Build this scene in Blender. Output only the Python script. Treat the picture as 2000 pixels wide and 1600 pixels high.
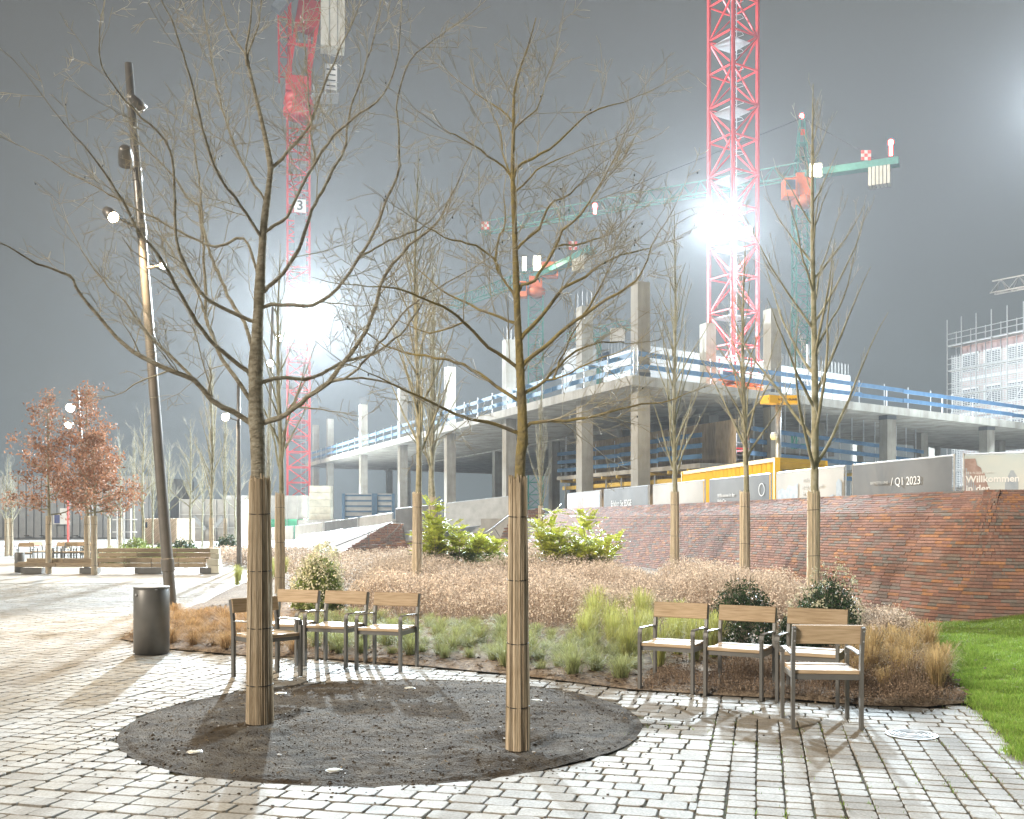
import bpy, math, random
import numpy as np
from mathutils import Vector, Matrix, Euler

for o in list(bpy.data.objects):
    bpy.data.objects.remove(o, do_unlink=True)
scene = bpy.context.scene
C = scene.collection
R = math.radians
random.seed(7)
rng = np.random.default_rng(7)

# ---------------------------------------------------------------- camera
HAZE_D = 2.7e-4
FPX, HOR, EYE = 1950.0, 1018.0, 1.6          # focal length and horizon row in photograph pixels (2000 x 1600), eye height
cam_d = bpy.data.cameras.new('camera')
cam = bpy.data.objects.new('camera', cam_d)
C.objects.link(cam)
cam.location = (0, 0, EYE)
cam.rotation_euler = (R(90), 0, 0)
cam_d.sensor_fit = 'HORIZONTAL'
cam_d.sensor_width = 36.0
cam_d.lens = 36.0 * FPX / 2000.0
cam_d.shift_y = (HOR - 800.0) / 2000.0
cam_d.clip_start = 0.05
cam_d.clip_end = 2000.0
scene.camera = cam

def P(px, py, Y):
    return Vector(((px - 1000.0) / FPX * Y, Y, EYE - (py - HOR) / FPX * Y))
def G(px, py):
    Y = EYE * FPX / (py - HOR)
    return Vector(((px - 1000.0) / FPX * Y, Y, 0.0))
def PX(v):
    return (1000 + v[0] / v[1] * FPX, HOR - (v[2] - EYE) / v[1] * FPX)

# ---------------------------------------------------------------- world: low cloud lit by the city at night
world = bpy.data.worlds.new('World')
scene.world = world
world.use_nodes = True
wn = world.node_tree
wn.nodes.clear()
w_out = wn.nodes.new('ShaderNodeOutputWorld')
w_bg = wn.nodes.new('ShaderNodeBackground')
w_tc = wn.nodes.new('ShaderNodeTexCoord')
w_sep = wn.nodes.new('ShaderNodeSeparateXYZ')
w_noise = wn.nodes.new('ShaderNodeTexNoise')
w_noise.inputs['Scale'].default_value = 1.6
w_noise.inputs['Detail'].default_value = 4
w_add = wn.nodes.new('ShaderNodeMath'); w_add.operation = 'MULTIPLY_ADD'
w_add.inputs[1].default_value = 0.16
w_ramp = wn.nodes.new('ShaderNodeValToRGB')
w_ramp.color_ramp.elements[0].position = 0.06
w_ramp.color_ramp.elements[0].color = (0.172, 0.203, 0.212, 1)
w_ramp.color_ramp.elements[1].position = 0.62
w_ramp.color_ramp.elements[1].color = (0.086, 0.079, 0.067, 1)
e = w_ramp.color_ramp.elements.new(0.33); e.color = (0.116, 0.125, 0.122, 1)
wn.links.new(w_tc.outputs['Generated'], w_sep.inputs[0])
wn.links.new(w_tc.outputs['Generated'], w_noise.inputs['Vector'])
wn.links.new(w_noise.outputs['Fac'], w_add.inputs[0])
wn.links.new(w_sep.outputs['Z'], w_add.inputs[2])
wn.links.new(w_add.outputs[0], w_ramp.inputs['Fac'])
wn.links.new(w_ramp.outputs['Color'], w_bg.inputs['Color'])
w_bg.inputs['Strength'].default_value = 1.0
wn.links.new(w_bg.outputs[0], w_out.inputs['Surface'])

# added frontal fill, standing for city and cloud glow behind the camera
sun_d = bpy.data.lights.new('sun', 'SUN')
sun_d.energy = 3.3
sun_d.angle = R(12)
sun_d.color = (1.0, 0.90, 0.76)
sun = bpy.data.objects.new('sun', sun_d)
C.objects.link(sun)
sun.rotation_euler = Vector((0.70, 0.54, -0.46)).to_track_quat('-Z', 'Y').to_euler()

vs = scene.view_settings
scene.display_settings.display_device = 'sRGB'
vs.view_transform = 'Standard'
vs.look = 'None'
vs.gamma = 1.0
vs.exposure = 0.18
vs.use_curve_mapping = False
scene.render.engine = 'CYCLES'
cy = scene.cycles
cy.use_denoising = True
try:
    cy.denoiser = 'OPENIMAGEDENOISE'
    cy.denoising_input_passes = 'RGB_ALBEDO_NORMAL'
    cy.denoising_prefilter = 'ACCURATE'
except Exception:
    pass
cy.use_adaptive_sampling = True
cy.adaptive_threshold = 0.02
cy.adaptive_min_samples = 24
cy.max_bounces = 5
cy.diffuse_bounces = 2
cy.glossy_bounces = 2
cy.transmission_bounces = 4
cy.transparent_max_bounces = 8
cy.volume_bounces = 0
cy.caustics_reflective = False
cy.caustics_refractive = False
cy.sample_clamp_indirect = 6.0
cy.use_light_tree = True

# ---------------------------------------------------------------- materials
M = {}
def mat(name, cols, scale=8.0, rough=0.7, bump=0.0, bscale=None, island=0.0, detail=5.0, metal=0.0, spec=0.5,
        stretch=None, ramp=(0.3, 0.7), coat=0.0, translucent=0.0, islandcols=None, world=False, bdist=None, stain=None):
    """noise-driven procedural material; island > 0 shifts value by piece, islandcols picks a colour per piece"""
    m = bpy.data.materials.new(name)
    m.use_nodes = True
    nt = m.node_tree
    b = nt.nodes['Principled BSDF']
    b.inputs['Roughness'].default_value = rough
    b.inputs['Metallic'].default_value = metal
    b.inputs['Specular IOR Level'].default_value = spec
    if coat: b.inputs['Coat Weight'].default_value = coat
    tc = nt.nodes.new('ShaderNodeTexCoord')
    vec = tc.outputs['Object']
    if world: vec = nt.nodes.new('ShaderNodeNewGeometry').outputs['Position']
    if stretch:
        mp = nt.nodes.new('ShaderNodeMapping')
        mp.inputs['Scale'].default_value = stretch
        nt.links.new(vec, mp.inputs['Vector']); vec = mp.outputs['Vector']
    rnd = None
    if island or islandcols:
        geo = nt.nodes.new('ShaderNodeNewGeometry')
        oi = nt.nodes.new('ShaderNodeObjectInfo')
        ad = nt.nodes.new('ShaderNodeMath'); ad.operation = 'ADD'
        fr = nt.nodes.new('ShaderNodeMath'); fr.operation = 'FRACT'
        nt.links.new(geo.outputs['Random Per Island'], ad.inputs[0])
        nt.links.new(oi.outputs['Random'], ad.inputs[1])
        nt.links.new(ad.outputs[0], fr.inputs[0])
        rnd = fr.outputs[0]
        off = nt.nodes.new('ShaderNodeVectorMath'); off.operation = 'MULTIPLY_ADD'
        cb = nt.nodes.new('ShaderNodeCombineXYZ')
        for i in range(3): nt.links.new(rnd, cb.inputs[i])
        nt.links.new(cb.outputs[0], off.inputs[0]); off.inputs[1].default_value = (37, 51, 43)
        nt.links.new(vec, off.inputs[2]); vec = off.outputs[0]
    n = nt.nodes.new('ShaderNodeTexNoise')
    n.inputs['Scale'].default_value = scale
    n.inputs['Detail'].default_value = detail
    nt.links.new(vec, n.inputs['Vector'])
    r = nt.nodes.new('ShaderNodeValToRGB')
    el = r.color_ramp.elements
    for i, c in enumerate(cols):
        pos = ramp[0] + (ramp[1] - ramp[0]) * i / max(1, len(cols) - 1)
        if i < 2: el[i].position = pos
        else: el.new(pos)
    for i, c in enumerate(cols):
        el[i].color = (*c, 1)
    nt.links.new(n.outputs['Fac'], r.inputs['Fac'])
    col = r.outputs['Color']
    if islandcols:
        r2 = nt.nodes.new('ShaderNodeValToRGB')
        r2.color_ramp.interpolation = 'CONSTANT'
        e2 = r2.color_ramp.elements
        for i, c in enumerate(islandcols):
            if i < 2: e2[i].position = i / len(islandcols)
            else: e2.new(i / len(islandcols))
        for i, c in enumerate(islandcols): e2[i].color = (*c, 1)
        nt.links.new(rnd, r2.inputs['Fac'])
        mx = nt.nodes.new('ShaderNodeMix'); mx.data_type = 'RGBA'; mx.blend_type = 'MULTIPLY'
        mx.inputs['Factor'].default_value = 1.0
        nt.links.new(r2.outputs['Color'], mx.inputs['A']); nt.links.new(col, mx.inputs['B'])
        col = mx.outputs['Result']
    if island:
        hs = nt.nodes.new('ShaderNodeHueSaturation')
        mr = nt.nodes.new('ShaderNodeMapRange')
        mr.inputs['To Min'].default_value = 1 - island
        mr.inputs['To Max'].default_value = 1 + island
        wn_ = nt.nodes.new('ShaderNodeTexWhiteNoise'); wn_.noise_dimensions = '1D'
        nt.links.new(rnd, wn_.inputs['W'])
        nt.links.new(wn_.outputs['Value'], mr.inputs['Value'])
        nt.links.new(mr.outputs[0], hs.inputs['Value'])
        nt.links.new(col, hs.inputs['Color'])
        col = hs.outputs['Color']
    if stain:                                # dirt and weather marks: (scale xyz, dirt colour factor, spread)
        gp = nt.nodes.new('ShaderNodeNewGeometry').outputs['Position']
        sm = nt.nodes.new('ShaderNodeMapping'); sm.inputs['Scale'].default_value = stain[0]
        nt.links.new(gp, sm.inputs['Vector'])
        sn = nt.nodes.new('ShaderNodeTexNoise'); sn.inputs['Scale'].default_value = 1.0; sn.inputs['Detail'].default_value = 7
        sn.inputs['Roughness'].default_value = .62
        nt.links.new(sm.outputs[0], sn.inputs['Vector'])
        sr_ = nt.nodes.new('ShaderNodeValToRGB')
        sr_.color_ramp.elements[0].position = .5 - stain[2]; sr_.color_ramp.elements[0].color = (*stain[1], 1)
        sr_.color_ramp.elements[1].position = .5 + stain[2]; sr_.color_ramp.elements[1].color = (1, 1, 1, 1)
        nt.links.new(sn.outputs['Fac'], sr_.inputs['Fac'])
        sx = nt.nodes.new('ShaderNodeMix'); sx.data_type = 'RGBA'; sx.blend_type = 'MULTIPLY'; sx.inputs['Factor'].default_value = 1
        nt.links.new(col, sx.inputs['A']); nt.links.new(sr_.outputs['Color'], sx.inputs['B'])
        col = sx.outputs['Result']
    nt.links.new(col, b.inputs['Base Color'])
    if bump:
        n2 = nt.nodes.new('ShaderNodeTexNoise')
        n2.inputs['Scale'].default_value = bscale or scale * 3
        n2.inputs['Detail'].default_value = 6
        nt.links.new(vec, n2.inputs['Vector'])
        bp = nt.nodes.new('ShaderNodeBump')
        bp.inputs['Strength'].default_value = bump
        bp.inputs['Distance'].default_value = bdist or (0.02 if bump >= .7 else 0.006)
        nt.links.new(n2.outputs['Fac'], bp.inputs['Height'])
        nt.links.new(bp.outputs[0], b.inputs['Normal'])
    if translucent:
        tr = nt.nodes.new('ShaderNodeBsdfTranslucent')
        nt.links.new(col, tr.inputs['Color'])
        ms = nt.nodes.new('ShaderNodeMixShader'); ms.inputs[0].default_value = translucent
        out = nt.nodes['Material Output']
        nt.links.new(b.outputs[0], ms.inputs[1]); nt.links.new(tr.outputs[0], ms.inputs[2])
        nt.links.new(ms.outputs[0], out.inputs['Surface'])
    M[name] = m
    return m

def emit(name, col, strength):
    m = bpy.data.materials.new(name); m.use_nodes = True
    b = m.node_tree.nodes['Principled BSDF']
    b.inputs['Base Color'].default_value = (0.8, 0.8, 0.8, 1)
    b.inputs['Emission Color'].default_value = (*col, 1)
    b.inputs['Emission Strength'].default_value = strength
    M[name] = m
    return m

mat('granite', [(.262, .247, .222), (.335, .318, .292), (.405, .388, .36)], 60, .70, .3, 130, island=.13, world=True, bdist=.003, spec=.15, stain=((1.1, 1.1, 1.1), (.74, .67, .56), .16))
mat('granite_far', [(.25, .24, .225), (.32, .31, .295)], 3, .7, .4, 14, spec=.15, stain=((.5, .5, .5), (.76, .69, .58), .16))
mat('joint', [(.085, .07, .048), (.13, .108, .072), (.085, .095, .04)], 9, .95, .8, 90, spec=.15)
mat('soil', [(.034, .024, .014), (.066, .049, .031), (.100, .078, .052)], 7, .95, .9, 60, detail=9, spec=.15)
mat('clod', [(.046, .033, .021), (.096, .074, .051)], 20, .95, .6, 90, island=.4, spec=.15)
mat('mulch', [(.11, .08, .055), (.23, .175, .125), (.34, .265, .19)], 22, .95, .9, 70, detail=8, spec=.15)
mat('chip', [(.14, .10, .065), (.26, .19, .13)], 30, .9, .3, 60, island=.45, spec=.15)
mat('lawn_soil', [(.055, .10, .018), (.10, .17, .03)], 8, .95, .5, 50, spec=.05)
mat('blade', [(.075, .15, .018), (.16, .275, .03), (.27, .36, .06), (.36, .36, .12)], 3, .55, 0, island=.35, translucent=.35)
mat('site_ground', [(.26, .25, .23), (.36, .345, .32)], 1.5, .9, .5, 12, spec=.15)
mat('terrain', [(.16, .15, .14), (.24, .23, .21)], .5, .9, .3, 6, spec=.15)
mat('brick', [(.72, .72, .72), (1.0, 1.0, 1.0)], 26, .85, .4, 90, island=.16, world=True, bdist=.003,
    islandcols=[(.36, .20, .155), (.32, .185, .15), (.28, .205, .18), (.40, .215, .145), (.25, .225, .205), (.34, .205, .165), (.30, .17, .14), (.45, .235, .13), (.28, .22, .19), (.33, .19, .155), (.30, .205, .175), (.37, .215, .17)], spec=.15, stain=((1.3, 1.3, .9), (.66, .64, .62), .20))
mat('mortar', [(.30, .25, .215), (.40, .345, .30)], 12, .95, .6, 80, spec=.15)
mat('reed', [(.42, .33, .225), (.60, .495, .36), (.72, .62, .48)], 14, .7, .3, 60, island=.32, stretch=(6, 6, .5), spec=.15, stain=((5, 5, 1.2), (.74, .70, .64), .2))
mat('reed_floodlit', [(.50, .41, .29), (.66, .56, .42), (.78, .69, .54)], 14, .7, .3, 60, island=.28, stretch=(6, 6, .5), spec=.15)  # paler copy of reed, floodlight on the farther wraps put into the colour
mat('wire', [(.03, .03, .03), (.05, .05, .05)], 8, .5, metal=.6)
mat('bark', [(.18, .155, .11), (.31, .275, .205), (.42, .385, .31)], 16, .85, .9, 40, stretch=(1, 1, 2.2), detail=8, spec=.15)
mat('bark_moss', [(.15, .125, .08), (.25, .205, .11), (.32, .25, .10), (.24, .205, .15)], 7, .9, .9, 45, detail=8, spec=.15)
mat('twig', [(.28, .24, .165), (.43, .38, .275)], 5, .7)
mat('bark_pale', [(.17, .16, .09), (.29, .27, .18), (.36, .34, .26)], 9, .85, .6, 30)
mat('twig_pale', [(.27, .25, .19), (.42, .39, .31)], 3, .7)
mat('oak_leaf', [(.24, .11, .06), (.36, .185, .105), (.48, .28, .18)], 2, .6, island=.35, translucent=.2)
mat('steel_dark', [(.16, .155, .146), (.20, .193, .182)], 6, .42, .05, 200, metal=.35)
mat('pole', [(.18, .17, .155), (.23, .215, .20)], 5, .38, .04, 60, metal=.5)
mat('galv', [(.42, .43, .44), (.56, .57, .58)], 9, .4, metal=.6)
mat('wood', [(.38, .27, .165), (.50, .37, .24), (.58, .44, .30)], 5, .62, .15, 30, island=.10, stretch=(1, 14, 14), spec=.15)
mat('wood_grey', [(.20, .15, .095), (.31, .24, .155), (.38, .30, .20)], 5, .75, .35, 30, island=.2, stretch=(1, 12, 12))
mat('concrete', [(.34, .32, .285), (.43, .41, .37), (.50, .48, .435)], .9, .8, .25, 9, detail=8, spec=.15, stain=((1.6, 1.6, .22), (.66, .64, .60), .18))
mat('concrete_block', [(.36, .34, .27), (.50, .47, .38), (.58, .55, .45)], 2, .85, .4, 12, island=.15)
mat('concrete_wall', [(.27, .275, .275), (.35, .355, .355)], .7, .8, .2, 8, stain=((1.2, 1.2, .25), (.70, .69, .67), .18))
mat('joint_dark', [(.10, .11, .12), (.14, .15, .16)], 3, .6)
mat('blue_plank', [(.045, .115, .21), (.075, .165, .28)], 3, .6, .15, 20, island=.15)
mat('blue_frame', [(.03, .07, .12), (.045, .10, .16)], 3, .5, .1, 20)
mat('panel_skin', [(.30, .285, .26), (.38, .365, .34)], 2, .6, .1, 10)
mat('form_wood', [(.24, .175, .10), (.36, .27, .17), (.43, .33, .22)], 3, .8, .3, 14, island=.22, stretch=(3, 3, .6))
mat('yellow_beam', [(.55, .36, .06), (.66, .46, .12)], 3, .6, island=.12)
mat('red_paint', [(.42, .018, .020), (.52, .030, .030)], 3, .42, .05, 40)
mat('teal_paint', [(.03, .17, .14), (.05, .23, .19)], 3, .45)
mat('orange_paint', [(.70, .14, .025), (.80, .19, .04)], 3, .4)
mat('yellow_paint', [(.72, .40, .010), (.80, .47, .022)], 2, .45, .1, 30)
mat('white_paint', [(.68, .68, .66), (.78, .78, .76)], 3, .5)
mat('weight', [(.50, .49, .43), (.60, .58, .52)], 2, .8, .2, 12)
mat('dark_glass', [(.02, .03, .045), (.04, .05, .07)], 1, .1, spec=.8)
mat('black', [(.015, .015, .015), (.025, .025, .025)], 3, .5)
mat('letter_white', [(.78, .78, .78), (.82, .82, .82)], 1, .6)
mat('letter_blue', [(.06, .08, .22), (.08, .10, .26)], 1, .6)
mat('letter_grey', [(.50, .49, .46), (.55, .54, .51)], 1, .6)
mat('banner_grey', [(.11, .11, .108), (.15, .15, .147)], 1.5, .7, .35, 5)
mat('banner_white', [(.36, .345, .32), (.45, .435, .405)], 1.2, .7, .35, 5)
mat('banner_sky', [(.46, .56, .60), (.66, .67, .63)], 1.2, .7, .35, 5)
mat('print_brick', [(.28, .19, .17), (.48, .36, .33)], 9, .7)
mat('print_grey', [(.30, .36, .43), (.44, .49, .54)], 9, .7)
mat('container_grey', [(.25, .265, .275), (.32, .335, .345)], 1.5, .6, .1, 12)
mat('plank_pale', [(.50, .37, .24), (.62, .48, .33)], 4, .7, .2, 20, island=.14)
mat('facade_pink', [(.34, .235, .22), (.44, .31, .29)], 2, .8, .2, 20)
mat('net', [(.36, .375, .38), (.46, .475, .48)], 3, .8)
mat('red_band', [(.66, .10, .09), (.74, .16, .13)], 2, .6)
mat('green_tarp', [(.05, .33, .17), (.08, .42, .23)], 2, .6)
mat('slope_stone', [(.50, .50, .50), (.62, .62, .62)], 6, .8, .6, 30, island=.14)
mat('brick_far', [(.26, .11, .065), (.17, .085, .065)], 20, .85, .4, 50)
mat('leaf_dark', [(.025, .055, .018), (.055, .105, .035)], 2, .35, island=.45, translucent=.12)
mat('leaf_mid', [(.17, .23, .05), (.28, .34, .10)], 2, .4, island=.4, translucent=.2)
mat('leaf_lime', [(.40, .44, .05), (.60, .61, .12)], 2, .45, island=.4, translucent=.25)
mat('flower_cream', [(.62, .60, .42), (.74, .72, .56)], 3, .7, island=.15)
mat('dry_flower', [(.60, .495, .41), (.78, .68, .585)], 2, .9, island=.35, spec=.15)
mat('dry_stem', [(.36, .27, .20), (.48, .375, .29)], 2, .9, island=.3, spec=.15)
mat('dry_dark', [(.20, .14, .10), (.32, .24, .17)], 2, .9, island=.35, spec=.15)
mat('straw', [(.40, .275, .125), (.56, .41, .21)], 2, .8, island=.3, translucent=.2)
mat('sedge_brown', [(.36, .23, .11), (.54, .37, .19)], 2, .75, island=.35, translucent=.2)
mat('sedge_green', [(.26, .29, .11), (.42, .44, .20)], 2, .7, island=.35, translucent=.25)
mat('grass_lime', [(.38, .40, .11), (.56, .55, .21)], 2, .7, island=.3, translucent=.25)
emit('lens_cool', (.86, .95, 1.0), 130)
emit('lens_warm', (1.0, .78, .48), 60)
emit('lens_white', (1.0, .97, .90), 60)
emit('lens_yellow', (1.0, .93, .62), 5.5)
emit('lens_red', (1.0, .05, .05), 25)

# ---------------------------------------------------------------- mesh helpers
class MB:
    def __init__(s): s.v, s.f = [], []
    def add(s, vs_, fs):
        o = len(s.v); s.v.extend([tuple(v) for v in vs_]); s.f.extend([tuple(i + o for i in f) for f in fs]); return s
    def box(s, c, size, rot=None, bevel=0):
        x, y, z = (d / 2 for d in size)
        pts = [Vector(p) for p in ((-x,-y,-z),(x,-y,-z),(x,y,-z),(-x,y,-z),(-x,-y,z),(x,-y,z),(x,y,z),(-x,y,z))]
        if rot is not None:
            q = rot if isinstance(rot, Matrix) else Euler(rot).to_matrix()
            pts = [q @ p for p in pts]
        c = Vector(c)
        return s.add([p + c for p in pts], [(0,3,2,1),(4,5,6,7),(0,1,5,4),(1,2,6,5),(2,3,7,6),(3,0,4,7)])
    def beam(s, p, q, w, h=None, up=(0, 0, 1)):
        p, q = Vector(p), Vector(q); h = h or w
        d = q - p; L = d.length
        if L < 1e-6: return s
        d.normalize()
        u = Vector(up)
        if abs(d.dot(u)) > .98: u = Vector((1, 0, 0))
        sx = d.cross(u).normalized(); sz = sx.cross(d)
        pts = []
        for b in (p, q):
            for a, c in ((-1,-1),(1,-1),(1,1),(-1,1)):
                pts.append(b + sx * (a * w / 2) + sz * (c * h / 2))
        return s.add(pts, [(0,1,2,3),(7,6,5,4),(0,4,5,1),(1,5,6,2),(2,6,7,3),(3,7,4,0)])
    def tube(s, pts, rad, n=6, cap=True):
        pts = [Vector(p) for p in pts]
        if not hasattr(rad, '__len__'): rad = [rad] * len(pts)
        o = len(s.v); ref = None
        for i, p in enumerate(pts):
            d = (pts[min(i + 1, len(pts) - 1)] - pts[max(i - 1, 0)])
            d = d.normalized() if d.length > 1e-9 else Vector((0, 0, 1))
            if ref is None:
                ref = Vector((1, 0, 0)) if abs(d.x) < .8 else Vector((0, 1, 0))
            a = (ref - d * ref.dot(d)).normalized(); b = d.cross(a); ref = a
            for k in range(n):
                t = 2 * math.pi * k / n
                s.v.append(tuple(p + (a * math.cos(t) + b * math.sin(t)) * rad[i]))
        for i in range(len(pts) - 1):
            for k in range(n):
                a0 = o + i * n + k; a1 = o + i * n + (k + 1) % n
                s.f.append((a0, a1, a1 + n, a0 + n))
        if cap:
            s.f.append(tuple(o + k for k in reversed(range(n))))
            s.f.append(tuple(o + (len(pts) - 1) * n + k for k in range(n)))
        return s
    def prism(s, poly, z0, z1):
        n = len(poly)
        vs_ = [(p[0], p[1], z0) for p in poly] + [(p[0], p[1], z1) for p in poly]
        fs = [tuple(reversed(range(n))), tuple(range(n, 2 * n))] + [(i, (i + 1) % n, n + (i + 1) % n, n + i) for i in range(n)]
        return s.add(vs_, fs)
    def lathe(s, prof, n=24, c=(0, 0, 0)):
        o = len(s.v)
        for r_, z in prof:
            for k in range(n):
                t = 2 * math.pi * k / n
                s.v.append((c[0] + r_ * math.cos(t), c[1] + r_ * math.sin(t), c[2] + z))
        for i in range(len(prof) - 1):
            for k in range(n):
                a0 = o + i * n + k; a1 = o + i * n + (k + 1) % n
                s.f.append((a0, a1, a1 + n, a0 + n))
        s.f.append(tuple(o + k for k in reversed(range(n))))
        s.f.append(tuple(o + (len(prof) - 1) * n + k for k in range(n)))
        return s
    def mesh(s, name, m, smooth=False):
        me = bpy.data.meshes.new(name)
        me.from_pydata(s.v, [], s.f)
        if m: me.materials.append(M[m])
        if smooth: me.polygons.foreach_set('use_smooth', [True] * len(me.polygons))
        me.update()
        return me
    def build(s, name, m, parent=None, smooth=False):
        return link(name, s.mesh(name, m, smooth), parent)

def link(name, data, parent=None, loc=None):
    o = bpy.data.objects.new(name, data); C.objects.link(o)
    if parent is not None: o.parent = parent
    if loc is not None: o.location = loc
    return o
def arr_mesh(name, V, F, m, smooth=False):
    """V (n,3) array, F (k,3|4) int array"""
    me = bpy.data.meshes.new(name)
    V = np.ascontiguousarray(V, dtype=np.float32); F = np.ascontiguousarray(F, dtype=np.int32)
    k = F.shape[1]
    me.vertices.add(len(V)); me.vertices.foreach_set('co', V.ravel())
    me.loops.add(F.size); me.loops.foreach_set('vertex_index', F.ravel())
    me.polygons.add(len(F))
    me.polygons.foreach_set('loop_start', np.arange(0, F.size, k, dtype=np.int32))
    me.polygons.foreach_set('loop_total', np.full(len(F), k, dtype=np.int32))
    me.polygons.foreach_set('use_smooth', np.full(len(F), bool(smooth)))
    me.materials.append(M[m])
    me.update(calc_edges=True); me.validate()
    return me
def tag(o, label=None, cat=None, group=None, kind=None):
    if label: o['label'] = label
    if cat: o['category'] = cat
    if group: o['group'] = group
    if kind: o['kind'] = kind
    return o
def thing(name, label, cat, loc=(0, 0, 0), rotz=0.0, group=None):
    o = bpy.data.objects.new(name, None); C.objects.link(o)
    o.location = loc; o.rotation_euler = (0, 0, rotz); o.empty_display_size = .2
    return tag(o, label, cat, group)
def dup(root, loc=None, rotz=None, label=None, group=None, scale=None):
    r = root.copy(); C.objects.link(r)
    for ch in list(root.children):
        c = ch.copy(); C.objects.link(c); c.parent = r
        for g in list(ch.children):
            d = g.copy(); C.objects.link(d); d.parent = c
    if loc is not None: r.location = loc
    if rotz is not None: r.rotation_euler = (0, 0, rotz)
    if scale is not None: r.scale = scale
    if label: r['label'] = label
    if group: r['group'] = group
    return r
def inside(poly, x, y):
    c = False; j = len(poly) - 1
    for i in range(len(poly)):
        xi, yi = poly[i][0], poly[i][1]; xj, yj = poly[j][0], poly[j][1]
        if (yi > y) != (yj > y) and x < (xj - xi) * (y - yi) / (yj - yi) + xi: c = not c
        j = i
    return c
def lamp_light(name, kind, loc, power, col, radius=.1, parent=None, aim=None, cone=160):
    d = bpy.data.lights.new(name, kind); d.energy = power; d.color = col
    d.shadow_soft_size = radius
    o = bpy.data.objects.new(name, d); C.objects.link(o)
    o.location = loc
    if aim is not None:
        o.rotation_euler = (Vector(aim) - Vector(loc)).to_track_quat('-Z', 'Y').to_euler()
    if kind == 'SPOT':
        d.spot_size = R(cone); d.spot_blend = .6
    if parent is not None:
        o.parent = parent
        o.matrix_parent_inverse = parent.matrix_basis.inverted()
    return o

# ================================================================ SETTING: ground, paving, soil circle, bed, lawn
CIR = Vector((-1.0, 8.05, 0)); CR = 2.03
BED = [(-5.3, 13.5), (-4.3, 12.45), (-3.2, 11.85), (-2.25, 11.6), (-.95, 10.95), (0, 10.35), (1.15, 9.42), (1.88, 9.12),
       (2.44, 8.95), (3.08, 8.60), (3.55, 8.55), (4.02, 8.75), (4.5, 10.2), (5.2, 12.4), (5.9, 14.7), (6.35, 15.2), (5.75, 16.5), (5.1, 18.6), (4.4, 22), (3.4, 27.1), (1.7, 34), (0, 42.5), (-.9, 44.5),
       (-8.5, 44.5), (-7.4, 30), (-6.0, 19.5), (-5.7, 16.6)]
LAWN = [(3.54, 6.9), (3.84, 7.76), (4.02, 8.75), (4.5, 10.2), (5.2, 12.4), (5.9, 14.7), (6.35, 15.2), (9.6, 14.6), (9.6, 5), (3.4, 5.0), (3.42, 6)]

g = MB().add([(-600, -120, -.07), (600, -120, -.07), (600, 1500, -.07), (-600, 1500, -.07)], [(0, 1, 2, 3)]).build('ground', 'terrain')
tag(g, 'wide pale ground of the square reaching the skyline', kind='structure')

pav = bpy.data.objects.new('pavement', None); C.objects.link(pav)
tag(pav, 'pale granite sett paving of the square', kind='structure')
MB().add([(-16, 2.5, -.0125), (8, 2.5, -.0125), (8, 26.0, -.0125), (-16, 26.0, -.0125)], [(0, 1, 2, 3)]).build('joint_bed', 'joint', pav)
# beyond ~26 m the setts are too small to tell apart
MB().add([(-60, 26.0, -.012), (-5.2, 26.0, -.012), (-8.4, 46, -.012), (-60, 46, -.012)], [(0, 1, 2, 3)]).build('far_paving', 'granite_far', pav)

def stone_template(seed):
    r = random.Random(seed)
    c = .10
    out = []
    for (x, y) in ((-.5,-.5),(.5,-.5),(.5,.5),(-.5,.5)):
        cx = c * r.uniform(.5, 1.5); cyy = c * r.uniform(.5, 1.5)
        jx, jy = r.uniform(-.035, .02), r.uniform(-.035, .02)
        X, Y_ = x * (1 + jx), y * (1 + jy)
        sx, sy = (1 if x > 0 else -1), (1 if y > 0 else -1)
        if sx * sy > 0: out += [(X, Y_ - sy * cyy), (X - sx * cx, Y_)]
        else: out += [(X - sx * cx, Y_), (X, Y_ - sy * cyy)]
    out = np.array(out)
    v = np.zeros((24, 3))
    v[0:8, :2] = out * .962; v[0:8, 2] = [r.uniform(-.0015, .0015) for _ in range(8)]
    v[8:16, :2] = out * .994; v[8:16, 2] = -.004
    v[16:24, :2] = out * 1.0; v[16:24, 2] = -.045
    f = []
    f += [(0, 1, 2, 3), (0, 3, 4, 7), (4, 5, 6, 7)]
    for ring in (0, 8):
        for k in range(8):
            a, b = ring + k, ring + (k + 1) % 8
            f.append((a, a + 8, b + 8, b))
    return v, np.array(f)
ST = [stone_template(i) for i in range(12)]
ST_ME = [arr_mesh('paver', v, f, 'granite') for v, f in ST]

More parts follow.
